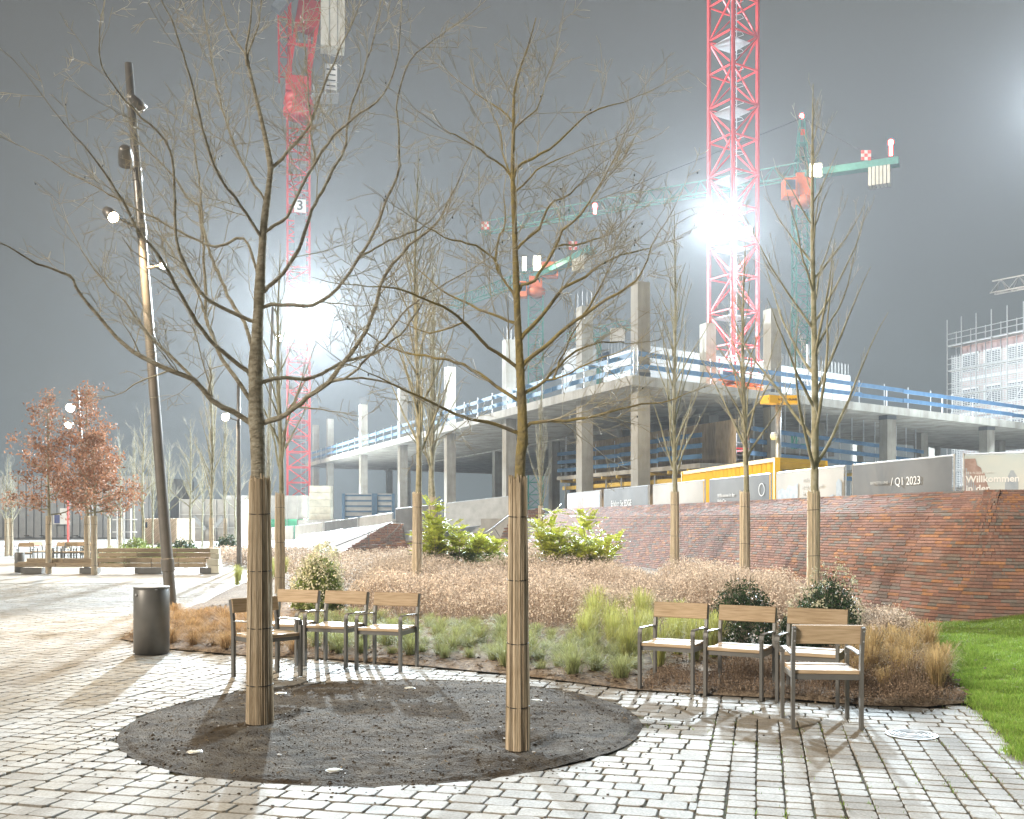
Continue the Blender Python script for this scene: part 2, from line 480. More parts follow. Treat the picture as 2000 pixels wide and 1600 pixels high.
TH = R(14)
EU = np.array((math.cos(TH), -math.sin(TH))); EV = np.array((math.sin(TH), math.cos(TH)))
stones = []                                  # cx, cy, angle-frame, length, width, template, z
def keep(x, y):
    if y < 3.6 or y > 25.6 or x < -15 or x > 7: return False
    if abs(x) > .72 * y + 1.2: return False
    if (x - CIR.x) ** 2 + (y - CIR.y) ** 2 < (CR - .02) ** 2: return False
    if inside(BED, x, y) or inside(LAWN, x, y): return False
    return True
prs = random.Random(3)
def lay(u0, u1, v0, v1, along_u):
    """rows with unbroken joints along u (or along v) and staggered cross joints"""
    a0, a1, b0, b1 = (u0, u1, v0, v1) if along_u else (v0, v1, u0, u1)
    b = b0
    while b < b1 - .05:
        w = prs.uniform(.155, .175) if along_u else prs.uniform(.150, .168)
        if b + w > b1 - .09: w = b1 - b
        a = a0 + prs.uniform(-.16, 0)
        ph = prs.uniform(0, 6); amp = prs.uniform(.002, .006)
        while a < a1:
            L = prs.uniform(.155, .245) if along_u else prs.uniform(.115, .165)
            aa, la = a, L
            if aa < a0: la -= (a0 - aa); aa = a0
            if aa + la > a1 - .05: la = a1 - aa
            if la > .04:
                mu, mv = (aa + la / 2, b + w / 2) if along_u else (b + w / 2, aa + la / 2)
                wob = math.sin(mu * 1.9 + mv * 2.3 + ph) * amp
                p = EU * (mu + wob) + EV * (mv + wob)
                if keep(p[0], p[1]):
                    stones.append((p[0], p[1], (la if along_u else w) - .010, (w if along_u else la) - .010,
                                   prs.randrange(12), prs.uniform(-.0025, .0025), prs.uniform(-.02, .02)))
            a += L
        b += w
lay(-20, -4.4, 2.0, 28, False)
lay(-4.4, -.35, 2.0, 28, True)
lay(-.35, 6, 2.0, 8.35, False)
lay(-.35, 6, 8.35, 20, True)
def stone_mat(s):
    x, y, L, W, t, z, r = s
    m = np.zeros((3, 4))
    c, sn = math.cos(-TH + r), math.sin(-TH + r)
    m[:, 0] = (c * L, sn * L, 0); m[:, 1] = (-sn * W, c * W, prs.uniform(-.012, .012) * W); m[:, 2] = (0, 0, 1); m[:, 3] = (x, y, z)
    return m
big = sorted(range(len(stones)), key=lambda i: -(stones[i][2] * stones[i][3]) / max(stones[i][1], .1) ** 3
             if abs(stones[i][0]) < .515 * stones[i][1] and stones[i][1] > 5.42 else 0)[:300]
bigset = set(big)
VV, FF, off = [], [], 0
for i, s in enumerate(stones):
    m = stone_mat(s); v, f = ST[s[4]]
    w = v @ m[:, :3].T + m[:, 3]
    d = w[:, :2] - np.array((CIR.x, CIR.y)); rr = np.hypot(d[:, 0], d[:, 1])
    cut = bool((rr < CR).any())
    if cut:
        k = np.maximum(1, CR / np.maximum(rr, 1e-6)); w[:, :2] = np.array((CIR.x, CIR.y)) + d * k[:, None]
    if i in bigset:
        if cut: link('paver', arr_mesh('paver', w, f, 'granite'), pav)
        else:
            o = link('paver', ST_ME[s[4]], pav)
            o.matrix_local = Matrix([list(m[0]), list(m[1]), list(m[2]), [0, 0, 0, 1]])
    else:
        VV.append(w); FF.append(f + off); off += len(w)
o = link('paver_field', arr_mesh('paver_field', np.vstack(VV), np.vstack(FF), 'granite'), pav)
tag(o, kind='stuff')
# moss and grass in the joints
V, F = [], []
mr = random.Random(5)
for k in range(900):
    s = stones[mr.randrange(len(stones))]
    if s[1] > 11 or s[0] < .9: continue
    for b in range(mr.randint(4, 12)):
        x = s[0] + s[2] * .53 * mr.choice((-1, 1)) + mr.uniform(-.02, .02); y = s[1] + mr.uniform(-.1, .1)
        h = mr.uniform(.008, .022); a = mr.uniform(0, 6.28); w = .004
        o_ = len(V)
        V += [(x - w * math.cos(a), y - w * math.sin(a), -.015), (x + w * math.cos(a), y + w * math.sin(a), -.015), (x + mr.uniform(-.012, .012), y + mr.uniform(-.012, .012), h)]
        F.append((o_, o_ + 1, o_ + 2))
if V:
    o = link('joint_moss', arr_mesh('joint_moss', np.array(V), np.array(F), 'blade'), pav); tag(o, kind='stuff')

# value-noise helper for uneven ground
def vnoise(x, y, seed=0):
    x = np.asarray(x, float); y = np.asarray(y, float)
    xi, yi = np.floor(x).astype(int), np.floor(y).astype(int)
    fx, fy = x - xi, y - yi
    fx = fx * fx * (3 - 2 * fx); fy = fy * fy * (3 - 2 * fy)
    def h(a, b):
        n = (a * 374761393 + b * 668265263 + seed * 1442695041) & 0x7fffffff
        n = ((n ^ (n >> 13)) * 1274126177) & 0x7fffffff
        return ((n ^ (n >> 16)) & 0xffff) / 65535.0
    return (h(xi, yi) * (1 - fx) + h(xi + 1, yi) * fx) * (1 - fy) + (h(xi, yi + 1) * (1 - fx) + h(xi + 1, yi + 1) * fx) * fy

# soil circle
def soil_z(x, y):
    d = np.hypot(np.asarray(x) - CIR.x, np.asarray(y) - CIR.y) / CR
    z = -.004 + .03 * (1 - d ** 4) + .03 * (vnoise(np.asarray(x) * 2.1, np.asarray(y) * 2.1, 1) - .5) * (d < .97)
    for tx, ty in ((-2.0, 7.92), (.04, 7.01)):
        dd = np.hypot(np.asarray(x) - tx, np.asarray(y) - ty)
        z = z + .035 * np.exp(-((dd - .42) / .17) ** 2) - .02 * np.exp(-(dd / .2) ** 2)
    return z + .010 * (vnoise(np.asarray(x) * 17, np.asarray(y) * 17, 2) - .5) + .007 * (vnoise(np.asarray(x) * 41, np.asarray(y) * 41, 3) - .5)
nr, na = 76, 260
rr = np.linspace(0, 1, nr) ** .75 * (CR + .004)
aa = np.linspace(0, 2 * np.pi, na, endpoint=False)
RRm, AAm = np.meshgrid(rr, aa, indexing='ij')
sx, sy = CIR.x + RRm * np.cos(AAm), CIR.y + RRm * np.sin(AAm)
sz = soil_z(sx, sy)
idx = np.arange(nr * na).reshape(nr, na)
q = np.stack([idx[:-1], idx[1:], np.roll(idx, -1, 1)[1:], np.roll(idx, -1, 1)[:-1]], -1).reshape(-1, 4)
soil = link('soil_circle', arr_mesh('soil_circle', np.stack([sx, sy, sz], -1).reshape(-1, 3), q, 'soil', True))
tag(soil, 'dark round patch of bare soil around the two big trees', kind='structure')
ico = np.array([(0,0,1),(.89,0,.45),(.28,.85,.45),(-.72,.53,.45),(-.72,-.53,.45),(.28,-.85,.45),(.72,.53,-.45),(-.28,.85,-.45),(-.89,0,-.45),(-.28,-.85,-.45),(.72,-.53,-.45),(0,0,-1)])
icf = np.array([(0,1,2),(0,2,3),(0,3,4),(0,4,5),(0,5,1),(1,6,2),(2,7,3),(3,8,4),(4,9,5),(5,10,1),(6,7,2),(7,8,3),(8,9,4),(9,10,5),(10,6,1),(11,7,6),(11,8,7),(11,9,8),(11,10,9),(11,6,10)])
def scatter_blobs(name, n, pos, size, m, parent=None, flat=.6, seed=1):
    r = np.random.default_rng(seed)
    V = np.zeros((n, 12, 3))
    for i in range(n):
        p = pos(r); s_ = size(r)
        V[i] = ico * (1 + r.uniform(-.3, .3, (12, 1))) * np.array((s_ * r.uniform(.7, 1.5), s_ * r.uniform(.7, 1.5), s_ * flat)) + np.array(p)
    F = (icf[None] + (np.arange(n) * 12)[:, None, None]).reshape(-1, 3)
    o = link(name, arr_mesh(name, V.reshape(-1, 3), F, m), parent); tag(o, kind='stuff'); return o
def soil_pos(r):
    a = r.uniform(0, 6.283); d = math.sqrt(r.uniform(0, .97)) * CR
    x, y = CIR.x + d * math.cos(a), CIR.y + d * math.sin(a)
    return (x, y, float(soil_z(x, y)))
scatter_blobs('soil_clods', 7000, soil_pos, lambda r: min(.014, .0022 + r.exponential(.0019)), 'clod', soil, .7, 11)
scatter_blobs('soil_pebbles', 90, soil_pos, lambda r: r.uniform(.005, .013), 'slope_stone', soil, .6, 12)
mb = MB(); sr = np.random.default_rng(5)
for i in range(130):                       # root ends and straw bits
    x, y, z = soil_pos(sr); a = sr.uniform(0, 6.28); L = sr.uniform(.02, .07)
    mb.tube([(x, y, z + .003), (x + L * .5 * math.cos(a), y + L * .5 * math.sin(a), z + sr.uniform(.008, .03)), (x + L * math.cos(a + .6), y + L * math.sin(a + .6), z + .006)], .0012, 3)
tag(mb.build('straw_bits', 'straw', soil), kind='stuff')
for px, py, lab in ((380, 1473, 'pale round cap in the soil nearest the left edge of the soil circle'),
                    (652, 1508, 'white scrap-like cap near the front rim of the soil circle'),
                    (800, 1348, 'pale round cap near the back rim of the soil circle'),
                    (548, 1360, 'pale cap in the soil just right of the thick left trunk'),
                    (1047, 1373, 'pale cap in the soil just right of the mossy trunk')):
    p = G(px, py); z = float(soil_z(p.x, p.y))
    t = thing('ground_cap', lab, 'cap', (p.x, p.y, z), 0, 'pale caps set in the soil circle')
    MB().lathe([(.046, -.01), (.048, .000), (.045, .003), (.02, .0036), (.001, .0037)], 14).build('cap_disc', 'concrete_block', t, True)
    MB().lathe([(.053, -.01), (.055, -.001), (.050, .001)], 14).build('cap_ring', 'galv', t, True)
scatter_blobs('soil_crumbs_on_paving', 420, lambda r: (lambda a, d: (CIR.x + d * math.cos(a), CIR.y + d * math.sin(a), .002))(r.uniform(0, 6.283), CR + r.exponential(.22)),
              lambda r: r.uniform(.003, .010), 'clod', pav, .5, 15)

# manhole cover
p = G(1780, 1436)
t = thing('manhole_cover', 'round metal manhole cover in the setts behind the single chair', 'manhole cover', (p.x, p.y, .004))
MB().lathe([(.185, -.03), (.185, .004), (.165, .006), (.165, .002)], 32).build('rim', 'steel_dark', t)
m_ = MB().lathe([(.16, -.02), (.16, .005), (.0, .005)], 32)
m_.build('plate', 'steel_dark', t)
for r_ in (.05, .085, .12, .148):
    MB().lathe([(r_ - .009, .004), (r_ - .006, .010), (r_ + .006, .010), (r_ + .009, .004)], 32).build('ridge', 'steel_dark', t)

# planting bed ground
bx = np.array(BED)
def rise(x, y): return max(0, min(.35, (y - 14) * .03)) * max(0, min(1, (x + 4.2) / 2)) * max(0, min(1, (y - 14) / 3))
def bed_mesh():
    import mathutils
    res = mathutils.geometry.delaunay_2d_cdt
    pts = [Vector((x, y)) for x, y in BED]; n0 = len(pts)
    r = random.Random(2)
    for i in range(2600):
        y = 8.6 + 36 * r.random() ** 2.2; x = r.uniform(-8.6, 6)
        if inside(BED, x, y): pts.append(Vector((x, y)))
    out = res(pts, [(i, (i + 1) % n0) for i in range(n0)], [list(range(n0))], 1, 1e-5)
    v2, f2 = out[0], out[2]
    vv = []
    for v in v2:
        onb = min((v - pts[i]).length for i in range(n0)) < 1e-3
        vv.append((v.x, v.y, .012 if onb else .035 + .035 * float(vnoise(v.x * 2, v.y * 2, 4)) + rise(v.x, v.y)))
    return MB().add(vv, [tuple(f) for f in f2])
bed = bed_mesh().build('planting_bed', 'mulch', None, True)
tag(bed, 'bark mulch ground of the planting bed', kind='structure')
def bed_z(x, y): return .045 + rise(x, y)
def bed_pos(r):
    while True:
        y = 8.7 + 11 * r.random() ** 1.5; x = r.uniform(-5.5, 5.6)
        if inside(BED, x, y): return (x, y, bed_z(x, y) + .012)
r_ = np.random.default_rng(21); n = 9000
V = np.zeros((n, 4, 3)); 
for i in range(n):
    p = np.array(bed_pos(r_)); a = r_.uniform(0, 6.28); L = r_.uniform(.012, .04); w = r_.uniform(.005, .014); t1, t2 = r_.uniform(-.5, .5, 2)
    d = np.array((math.cos(a), math.sin(a), t1)); e2 = np.array((-math.sin(a), math.cos(a), t2))
    V[i] = [p + d * L + e2 * w, p - d * L + e2 * w, p - d * L - e2 * w, p + d * L - e2 * w]
F = np.arange(n * 4).reshape(n, 4)
tag(link('bark_chips', arr_mesh('bark_chips', V.reshape(-1, 3), F, 'chip'), bed), kind='stuff')

# lawn: rises to the right against the brick wall
def lawn_z(x, y):
    edge = 3.5 + max(0, (y - 6.9)) * .285
    t = max(0.0, min(1.0, (x - edge) / 3.2))
    return .012 + .34 * t * t * (3 - 2 * t) + .05 * float(vnoise(x * 1.3, y * 1.3, 8)) * t
gx, gy = np.meshgrid(np.linspace(0, 1, 34), np.linspace(4.6, 15.3, 60), indexing='ij')
ex = np.where(gy < 6.9, 3.42, np.where(gy < 8.75, 3.54 + (gy - 6.9) * .26, 4.02 + (gy - 8.75) * .30))
X_ = ex + gx * (9.6 - ex)
Z_ = np.vectorize(lawn_z)(X_, gy)
id_ = np.arange(34 * 60).reshape(34, 60)
q = np.stack([id_[:-1, :-1], id_[1:, :-1], id_[1:, 1:], id_[:-1, 1:]], -1).reshape(-1, 4)
lawn = link('lawn', arr_mesh('lawn', np.stack([X_, gy, Z_], -1).reshape(-1, 3), q, 'lawn_soil', True))
tag(lawn, 'bright green lawn sloping up to the brick wall', kind='structure')
n = 170000; r_ = np.random.default_rng(31)
ys = r_.uniform(6.2, 15.1, n); u = r_.uniform(0, 1, n)
exx = np.where(ys < 6.9, 3.42, np.where(ys < 8.75, 3.54 + (ys - 6.9) * .26, 4.02 + (ys - 8.75) * .30))
lim = np.where(r_.random(n) < .68, np.minimum(8.6, .535 * ys + .25), 9.4)
xs = exx + u * np.maximum(lim - exx, .05) - r_.exponential(.025, n)
zs = np.array([lawn_z(a, b) for a, b in zip(xs, ys)])
clump = vnoise(xs * 4, ys * 4, 6)
h = r_.uniform(.018, .055, n) * (.35 + 1.3 * clump); a = r_.uniform(0, 6.283, n); w = r_.uniform(.002, .004, n)
bend = h * r_.uniform(.1, .9, n); b_ = r_.uniform(0, 6.283, n)
V = np.zeros((n, 3, 3))
V[:, 0] = np.stack([xs - w * np.cos(a), ys - w * np.sin(a), zs], -1)
V[:, 1] = np.stack([xs + w * np.cos(a), ys + w * np.sin(a), zs], -1)
V[:, 2] = np.stack([xs + bend * np.cos(b_), ys + bend * np.sin(b_), zs + h], -1)
gr = link('grass', arr_mesh('grass', V.reshape(-1, 3), np.arange(n * 3).reshape(n, 3), 'blade'), lawn)
tag(gr, kind='stuff')
rl = np.random.default_rng(77); nlf = 90
yl = rl.uniform(6.8, 14.5, nlf); xl = np.array([3.9 + (y - 6.9) * .29 + rl.uniform(0, 1) ** 1.5 * 2.2 for y in yl])
V = np.zeros((nlf, 4, 3))
for i in range(nlf):
    a = rl.uniform(0, 6.28); c = np.array((xl[i], yl[i], lawn_z(xl[i], yl[i]) + .03)); d1 = np.array((math.cos(a), math.sin(a), rl.uniform(-.3, .3))) * .028; d2 = np.array((-math.sin(a), math.cos(a), rl.uniform(-.3, .3))) * .016
    V[i] = [c - d1, c + d2, c + d1, c - d2]
tag(link('fallen_leaves', arr_mesh('fallen_leaves', V.reshape(-1, 3), np.arange(nlf * 4).reshape(nlf, 4), 'chip'), lawn), kind='stuff')

# ================================================================ brick retaining wall
TOP = [(10.5, 14.4), (9.0, 14.3), (7.4, 14.4), (6.45, 14.95), (5.85, 16.2), (5.2, 18.4), (4.5, 21.9), (3.46, 27), (1.74, 34), (.1, 42)]      # foot of the bank
def resample(path, step):
    pts = []
    for i in range(len(path) - 1):
        p0 = path[max(i - 1, 0)]; p1 = path[i]; p2 = path[i + 1]; p3 = path[min(i + 2, len(path) - 1)]
        n_ = max(2, int(math.hypot(p2[0] - p1[0], p2[1] - p1[1]) / step))
        for k in range(n_):
            t = k / n_
            pts.append(tuple(.5 * ((2 * p1[d]) + (-p0[d] + p2[d]) * t + (2 * p0[d] - 5 * p1[d] + 4 * p2[d] - p3[d]) * t * t + (-p0[d] + 3 * p1[d] - 3 * p2[d] + p3[d]) * t ** 3) for d in (0, 1)))
    pts.append(tuple(path[-1]))
    return pts
TP = resample(TOP, .25)
SS = [0.0]
for i in range(1, len(TP)): SS.append(SS[-1] + math.hypot(TP[i][0] - TP[i - 1][0], TP[i][1] - TP[i - 1][1]))
SS = np.array(SS); TPa = np.array(TP)
def top_at(s):
    x, y = np.interp(s, SS, TPa[:, 0]), np.interp(s, SS, TPa[:, 1])
    x2, y2 = np.interp(s + .3, SS, TPa[:, 0]), np.interp(s + .3, SS, TPa[:, 1])
    x1, y1 = np.interp(s - .3, SS, TPa[:, 0]), np.interp(s - .3, SS, TPa[:, 1])
    t = np.array((x2 - x1, y2 - y1)); t /= max(np.linalg.norm(t), 1e-9)
    return np.array((x, y)), t, np.array((t[1], -t[0]))      # point, tangent (away from camera), normal pointing into the bank
PROF = [(-.07, -.1), (1.22, 1.74), (1.25, 1.74), (1.72, 2.10)]
wall = thing('retaining_wall', 'long curved sloping red brick retaining wall behind the planting bed', 'wall', (0, 0, 0))
mb = MB(); prev = None
for k in range(0, len(TP)):
    p, t, n_ = top_at(SS[k])
    ring = [(*(p + n_ * (o_ + .012)), z - .006) for o_, z in PROF] + [(*(p + n_ * 2.1), 2.08), (*(p + n_ * 2.1), -.1)]
    b0 = len(mb.v); mb.v.extend(ring)
    if prev is not None:
        for j in range(5): mb.f.append((prev + j, b0 + j, b0 + j + 1, prev + j + 1))
    else: mb.f.append(tuple(range(b0, b0 + 6)))
    prev = b0
mb.f.append(tuple(reversed(range(prev, prev + 6))))
mb.build('core', 'mortar', wall)
bl = []
br = random.Random(9)
def course(o0, z0, o1, z1, dark=False):
    s = -br.uniform(0, .2)
    while s < SS[-1] - .3:
        L = br.choice((.235, .235, .235, .245, .225, .115, .175))
        pr = br.uniform(-.002, .004)
        bl.append((s + L / 2, L, o0, z0, o1, z1, pr)); s += L + .011
sl = 0.0; SL = math.hypot(1.29, 1.84)
while sl < SL - .05:
    f0, f1 = sl / SL, (sl + .052) / SL
    course(-.07 + 1.29 * f0, -.1 + 1.84 * f0, -.07 + 1.29 * f1, -.1 + 1.84 * f1); sl += .0605
sl = 0.0; SL = math.hypot(.47, .36)
while sl < SL - .04:
    f0, f1 = sl / SL, (sl + .052) / SL
    course(1.25 + .47 * f0, 1.745 + .355 * f0, 1.25 + .47 * f1, 1.745 + .355 * f1); sl += .0605
BT = np.array([(-.5,0,-.5),(.5,0,-.5),(.5,0,.5),(-.5,0,.5),(-.49,1,-.455),(.49,1,-.455),(.49,1,.455),(-.49,1,.455)])
BF = np.array([(4,5,6,7),(0,1,5,4),(1,2,6,5),(2,3,7,6),(3,0,4,7)])
brick_me = arr_mesh('brick', BT, BF[:, ::-1], 'brick')
mats = []
for s, L, o0, z0, o1, z1, pr in bl:
    p, t, n_ = top_at(max(s, 0))
    a = np.array((*(p + n_ * o0), z0)); b = np.array((*(p + n_ * o1), z1))
    ctr = (a + b) / 2; up = b - a; tv = np.array((t[0], t[1], 0)); nv = np.cross(tv, up); nv /= np.linalg.norm(nv)
    if nv[0] * n_[0] + nv[1] * n_[1] > 0: nv = -nv
    m = np.zeros((3, 4)); m[:, 0] = tv * L; m[:, 1] = nv * (.0085 + pr); m[:, 2] = up; m[:, 3] = ctr - nv * .004
    mats.append(m)
def show(m):
    c = m[:, 3]
    px, py = PX(c)
    if px > 1998 or px < 1560 or py < 950: return 0
    if px < 1850 and py > 1115 + (px - 1600) * .45: return 0
    if py > 1232 - (px - 1840) * .13: return 0
    return 1 / c[1] ** 2 * np.linalg.norm(m[:, 0])
order = sorted(range(len(mats)), key=lambda i: -show(mats[i]))[:300]; oset = set(order)
VV, FF, off = [], [], 0
for i, m in enumerate(mats):
    if i in oset:
        o = link('brick', brick_me, wall)
        o.matrix_local = Matrix([list(m[0]), list(m[1]), list(m[2]), [0, 0, 0, 1]])
    else:
        VV.append(BT @ m[:, :3].T + m[:, 3]); FF.append(BF[:, ::-1] + off); off += 8
tag(link('brick_field', arr_mesh('brick_field', np.vstack(VV), np.vstack(FF), 'brick'), wall), kind='stuff')

# site ground behind the wall crest
poly = [(TPa[k][0] + top_at(SS[k])[2][0] * 1.9, TPa[k][1] + top_at(SS[k])[2][1] * 1.9) for k in range(0, len(TP), 6)]
poly += [(-6.5, 58), (-14, 75), (-30, 120), (-30, 260), (140, 260), (140, 16.5)]
o = MB().prism(poly, -.06, 1.72).build('site_ground', 'site_ground'); tag(o, 'raised ground of the building site behind the wall', kind='structure')

# stair opening: low brick wall, wing walls, granite slope and handrails
def brick_slab(name, label, poly, thick):
    """upright brick piece from a polygon of (point) corners facing the camera, given thickness away from it"""
    t = thing(name, label, 'wall')
    n_ = len(poly); vs_ = [tuple(p) for p in poly] + [(p[0] + .05, p[1] + thick, p[2]) for p in poly]
    fs = [tuple(range(n_)), tuple(reversed(range(n_, 2 * n_)))] + [(i, n_ + i, n_ + (i + 1) % n_, (i + 1) % n_) for i in range(n_)]
    MB().add(vs_, fs).build('core', 'mortar', t)
    # brick courses clipped to the polygon outline
    xs_ = [p[0] for p in poly]; zs_ = [p[2] for p in poly]; V, F = [], []
    y_at = lambda x: np.interp(x, *zip(*sorted((p[0], p[1]) for p in poly)))
    z = min(zs_); row = 0; r = random.Random(4)
    while z < max(zs_):
        x = min(xs_) - r.uniform(0, .2)
        while x < max(xs_):
            L = r.choice((.235, .235, .175))
            if inside([(p[0], p[2]) for p in poly], x + L / 2, z + .032):
                y0 = y_at(x + L / 2) - r.uniform(.012, .022); o_ = len(V)
                for (dx, dz, dy) in ((0,0,.05),(L,0,.05),(L,.063,.05),(0,.063,.05),(.004,.004,0),(L-.004,.004,0),(L-.004,.059,0),(.004,.059,0)):
                    V.append((x + dx, y0 + dy, z + dz))
                F += [tuple(np.array(f) + o_) for f in ((4,5,6,7),(0,1,5,4),(1,2,6,5),(2,3,7,6),(3,0,4,7))]
            x += L + .011
        z += .075
    tag(link('brickwork', arr_mesh('brickwork', np.array(V), np.array(F), 'brick'), t), kind='stuff')
    return t
brick_slab('low_wall', 'low brick wall at the foot of the steps behind the yellow-green shrubs',
           [P(640, 1100, 44), P(1010, 1100, 44), P(1010, 1050, 44), P(800, 1056, 44), P(680, 1072, 44)], .5)
brick_slab('wing_wall', 'brick wing wall with sloping top beside the pale stone slope',
           [P(660, 1085, 47), P(790, 1085, 47), P(784, 1023, 47), P(758, 1022, 47)], .6)
brick_slab('wing_wall', 'brick wing wall sloping down beside the steps at the end of the long wall',
           [P(962, 1075, 46), P(1060, 1075, 46), P(1060, 992, 46), P(1008, 1000, 46)], .6)
t = thing('stone_slope', 'pale sloping bank of granite blocks left of the brick wing wall', 'bank')
q4 = [P(560, 1082, 50), P(690, 1082, 49), P(770, 1022, 54), P(585, 1046, 62)]
MB().add([tuple(p) for p in q4] + [(p.x, p.y, -.1) for p in q4], [(0,1,2,3),(0,4,5,1),(1,5,6,2),(2,6,7,3),(3,7,4,0)]).build('bank', 'mortar', t)
V, F = [], []
sr_ = random.Random(6)
for i in range(26):
    for j in range(16):
        def bil(u, v):
            a = q4[0].lerp(q4[1], u); b = q4[3].lerp(q4[2], u); return a.lerp(b, v)
        u0, u1 = (i + .06 + sr_.uniform(0, .08)) / 26, (i + .94 - sr_.uniform(0, .08)) / 26
        v0, v1 = (j + .06) / 16, (j + .94 - sr_.uniform(0, .1)) / 16
        o_ = len(V); hh = Vector((0, -.03, sr_.uniform(.03, .09)))
        cs = [bil(u0, v0), bil(u1, v0), bil(u1, v1), bil(u0, v1)]
        V += [tuple(c) for c in cs] + [tuple(c * .94 + sum(cs, Vector()) / 4 * .06 + hh) for c in cs]
        F += [tuple(np.array(f) + o_) for f in ((4,5,6,7),(0,1,5,4),(1,2,6,5),(2,3,7,6),(3,0,4,7))]
tag(link('stone_blocks', arr_mesh('stone_blocks', np.array(V), np.array(F), 'slope_stone'), t), kind='stuff')
def handrail(label, pts, posts):
    t = thing('handrail', label, 'handrail')
    MB().tube(pts, .024, 8).build('rail', 'steel_dark', t, True)
    for a, b in posts: MB().tube([a, b], .018, 6).build('post', 'steel_dark', t)
handrail('grey tube handrail with curled end on the left wing wall',
         [P(655, 1067, 46.4), P(700, 1049, 46.4), P(745, 1030, 46.4), P(765, 1020, 46.4), P(775, 1018, 46.4), P(782, 1021, 46.4), P(781, 1026, 46.4), P(770, 1038, 46.4), P(757, 1050, 46.4)],
         [(P(720, 1040, 46.4), P(720, 1070, 46.4)), (P(757, 1024, 46.4), P(757, 1045, 46.4))])
handrail('straight grey handrail along the steps beside the mossy trunk',
         [P(925, 1052, 45.4), P(960, 1033, 45.4), P(1005, 998, 45.4), P(1040, 978, 45.4)],
         [(P(965, 1030, 45.4), P(976, 1048, 45.4)), (P(1010, 995, 45.4), P(1020, 1008, 45.4))])

# ================================================================ concrete building frame under construction
P0 = Vector((5.6, 44, 0)); ER = Vector((1.32, 1, 0)); EL = Vector((-.42, 1, 0))
SZ, ST_ = 7.92, .42                           # slab top and thickness
GZ = 1.72
def AB(a, b, z=0.0):
    v = P0 + ER * a + EL * b; return Vector((v.x, v.y, z))
rotL = math.atan2(EL.y, EL.x); rotR = math.atan2(ER.y, ER.x)
bld = thing('building_frame', 'concrete building frame under construction with bare columns above its slab', 'building')
E_ = .45                                      # slab edge overhang
slab = [AB(-E_, -E_), AB(30, -E_), AB(30, 11), AB(11, 11), AB(11, 22), AB(25, 22), AB(25, 66), AB(-E_, 66)]
MB().prism(slab, SZ - ST_, SZ).build('floor_slab', 'concrete', bld)
LB = [0, 5.0, 13.9, 23.5, 33.8, 45.1, 57.6, 64.1]
RA = [5.57, 11.65, 18.2, 25.2]
def column(a, b, z0, z1, w=.62, cap=True, m='concrete'):
    base = AB(a, b, z0)
    o = link('column', MB().box((0, 0, (z1 - z0) / 2), (w, w, z1 - z0)).mesh('column', m), bld, base)
    o.rotation_euler = (0, 0, rotL + math.pi / 2)
    if cap:
        MB().box((0, 0, .10), (w + .03, w + .03, .20)).build('base_joint', 'joint_dark', o)
    return o
def rebar(parent, w, z, nx=3, h=.7):
    mb = MB()
    for i in range(nx):
        for j in (0, nx - 1) if nx > 2 else (0, 1):
            x, y = (i / (nx - 1) - .5) * (w - .12), (j / (nx - 1) - .5) * (w - .12)
            mb.tube([(x, y, z - .05), (x, y, z + h)], .014, 4)
    tag(mb.build('rebar', 'steel_dark', parent), kind='stuff')
for b in LB:
    column(.05, b, GZ, SZ - ST_ - .003, cap=False)
    top = {0: 12.1, 5.0: 12.1, 13.9: 12.1}.get(b, 12.0)
    c = column(.05, b, SZ + .004, top); rebar(c, .62, top - SZ)
for a in RA:
    c = column(a, .05, GZ, SZ - ST_ - .003, cap=False)
    MB().box((0, 0, SZ - ST_ - GZ - .14), (.66, .66, .22)).build('head_joint', 'joint_dark', c)
for a, b, t_ in ((5.57, .05, 12.1), (5.0, 4.2, 12.1)):
    c = column(a, b, SZ + .004, t_)
for a in (5.57, 11.3, 18.2, 24.5):
    for b in (5.0, 10.6): column(a, b, GZ, SZ - ST_ - .003, cap=False)
for b in LB[2:]:
    column(5.57, b, GZ, SZ - ST_ - .003, cap=False)
    if b > 23: column(15, b, GZ, SZ - ST_ - .003, cap=False); column(24, b, GZ, SZ - ST_ - .003, cap=False)
# beams under the slab
for a in (5.57, 15, 24):
    b0 = 1 if a < 11 else 23
    p, q = AB(a, b0, SZ - ST_ - .06), AB(a, 65, SZ - ST_ - .06)
    MB().beam(p, q, .7, .11).build('ceiling_strip', 'concrete', bld)
# stair core walls standing on the deck
def deck_wall(a0, b0, a1, b1, z1, th=.3, m='concrete_wall', bars=True, z0=None):
    z0 = SZ + .004 if z0 is None else z0
    p, q = AB(a0, b0), AB(a1, b1)
    mid = (p + q) / 2; L = (q - p).length
    o = link('core_wall', MB().box((0, 0, (z1 - z0) / 2), (L, th, z1 - z0)).mesh('core_wall', m), bld, (mid.x, mid.y, z0))
    o.rotation_euler = (0, 0, math.atan2(q.y - p.y, q.x - p.x))
    if bars:
        mb = MB(); n_ = int(L / .35)
        for i in range(n_):
            x = -L / 2 + .15 + i * (L - .3) / max(1, n_ - 1)
            for y in (-th * .3, th * .3): mb.tube([(x, y, z1 - z0 - .03), (x, y, z1 - z0 + .75)], .013, 3)
        tag(mb.build('rebar', 'steel_dark', o), kind='stuff')
    return o
deck_wall(3.0, 6.0, 14, 6.0, 10.9)
deck_wall(3.0, 6.35, 3.0, 10.0, 10.9)
w_ = deck_wall(.9, 6.2, .9, 9.2, 10.75)
deck_wall(6.0, 9.5, 9.5, 9.5, 11.3)
MB().box((-2.4, -.17, 1.9), (1.1, .06, .55)).build('opening', 'dark_glass', w_)
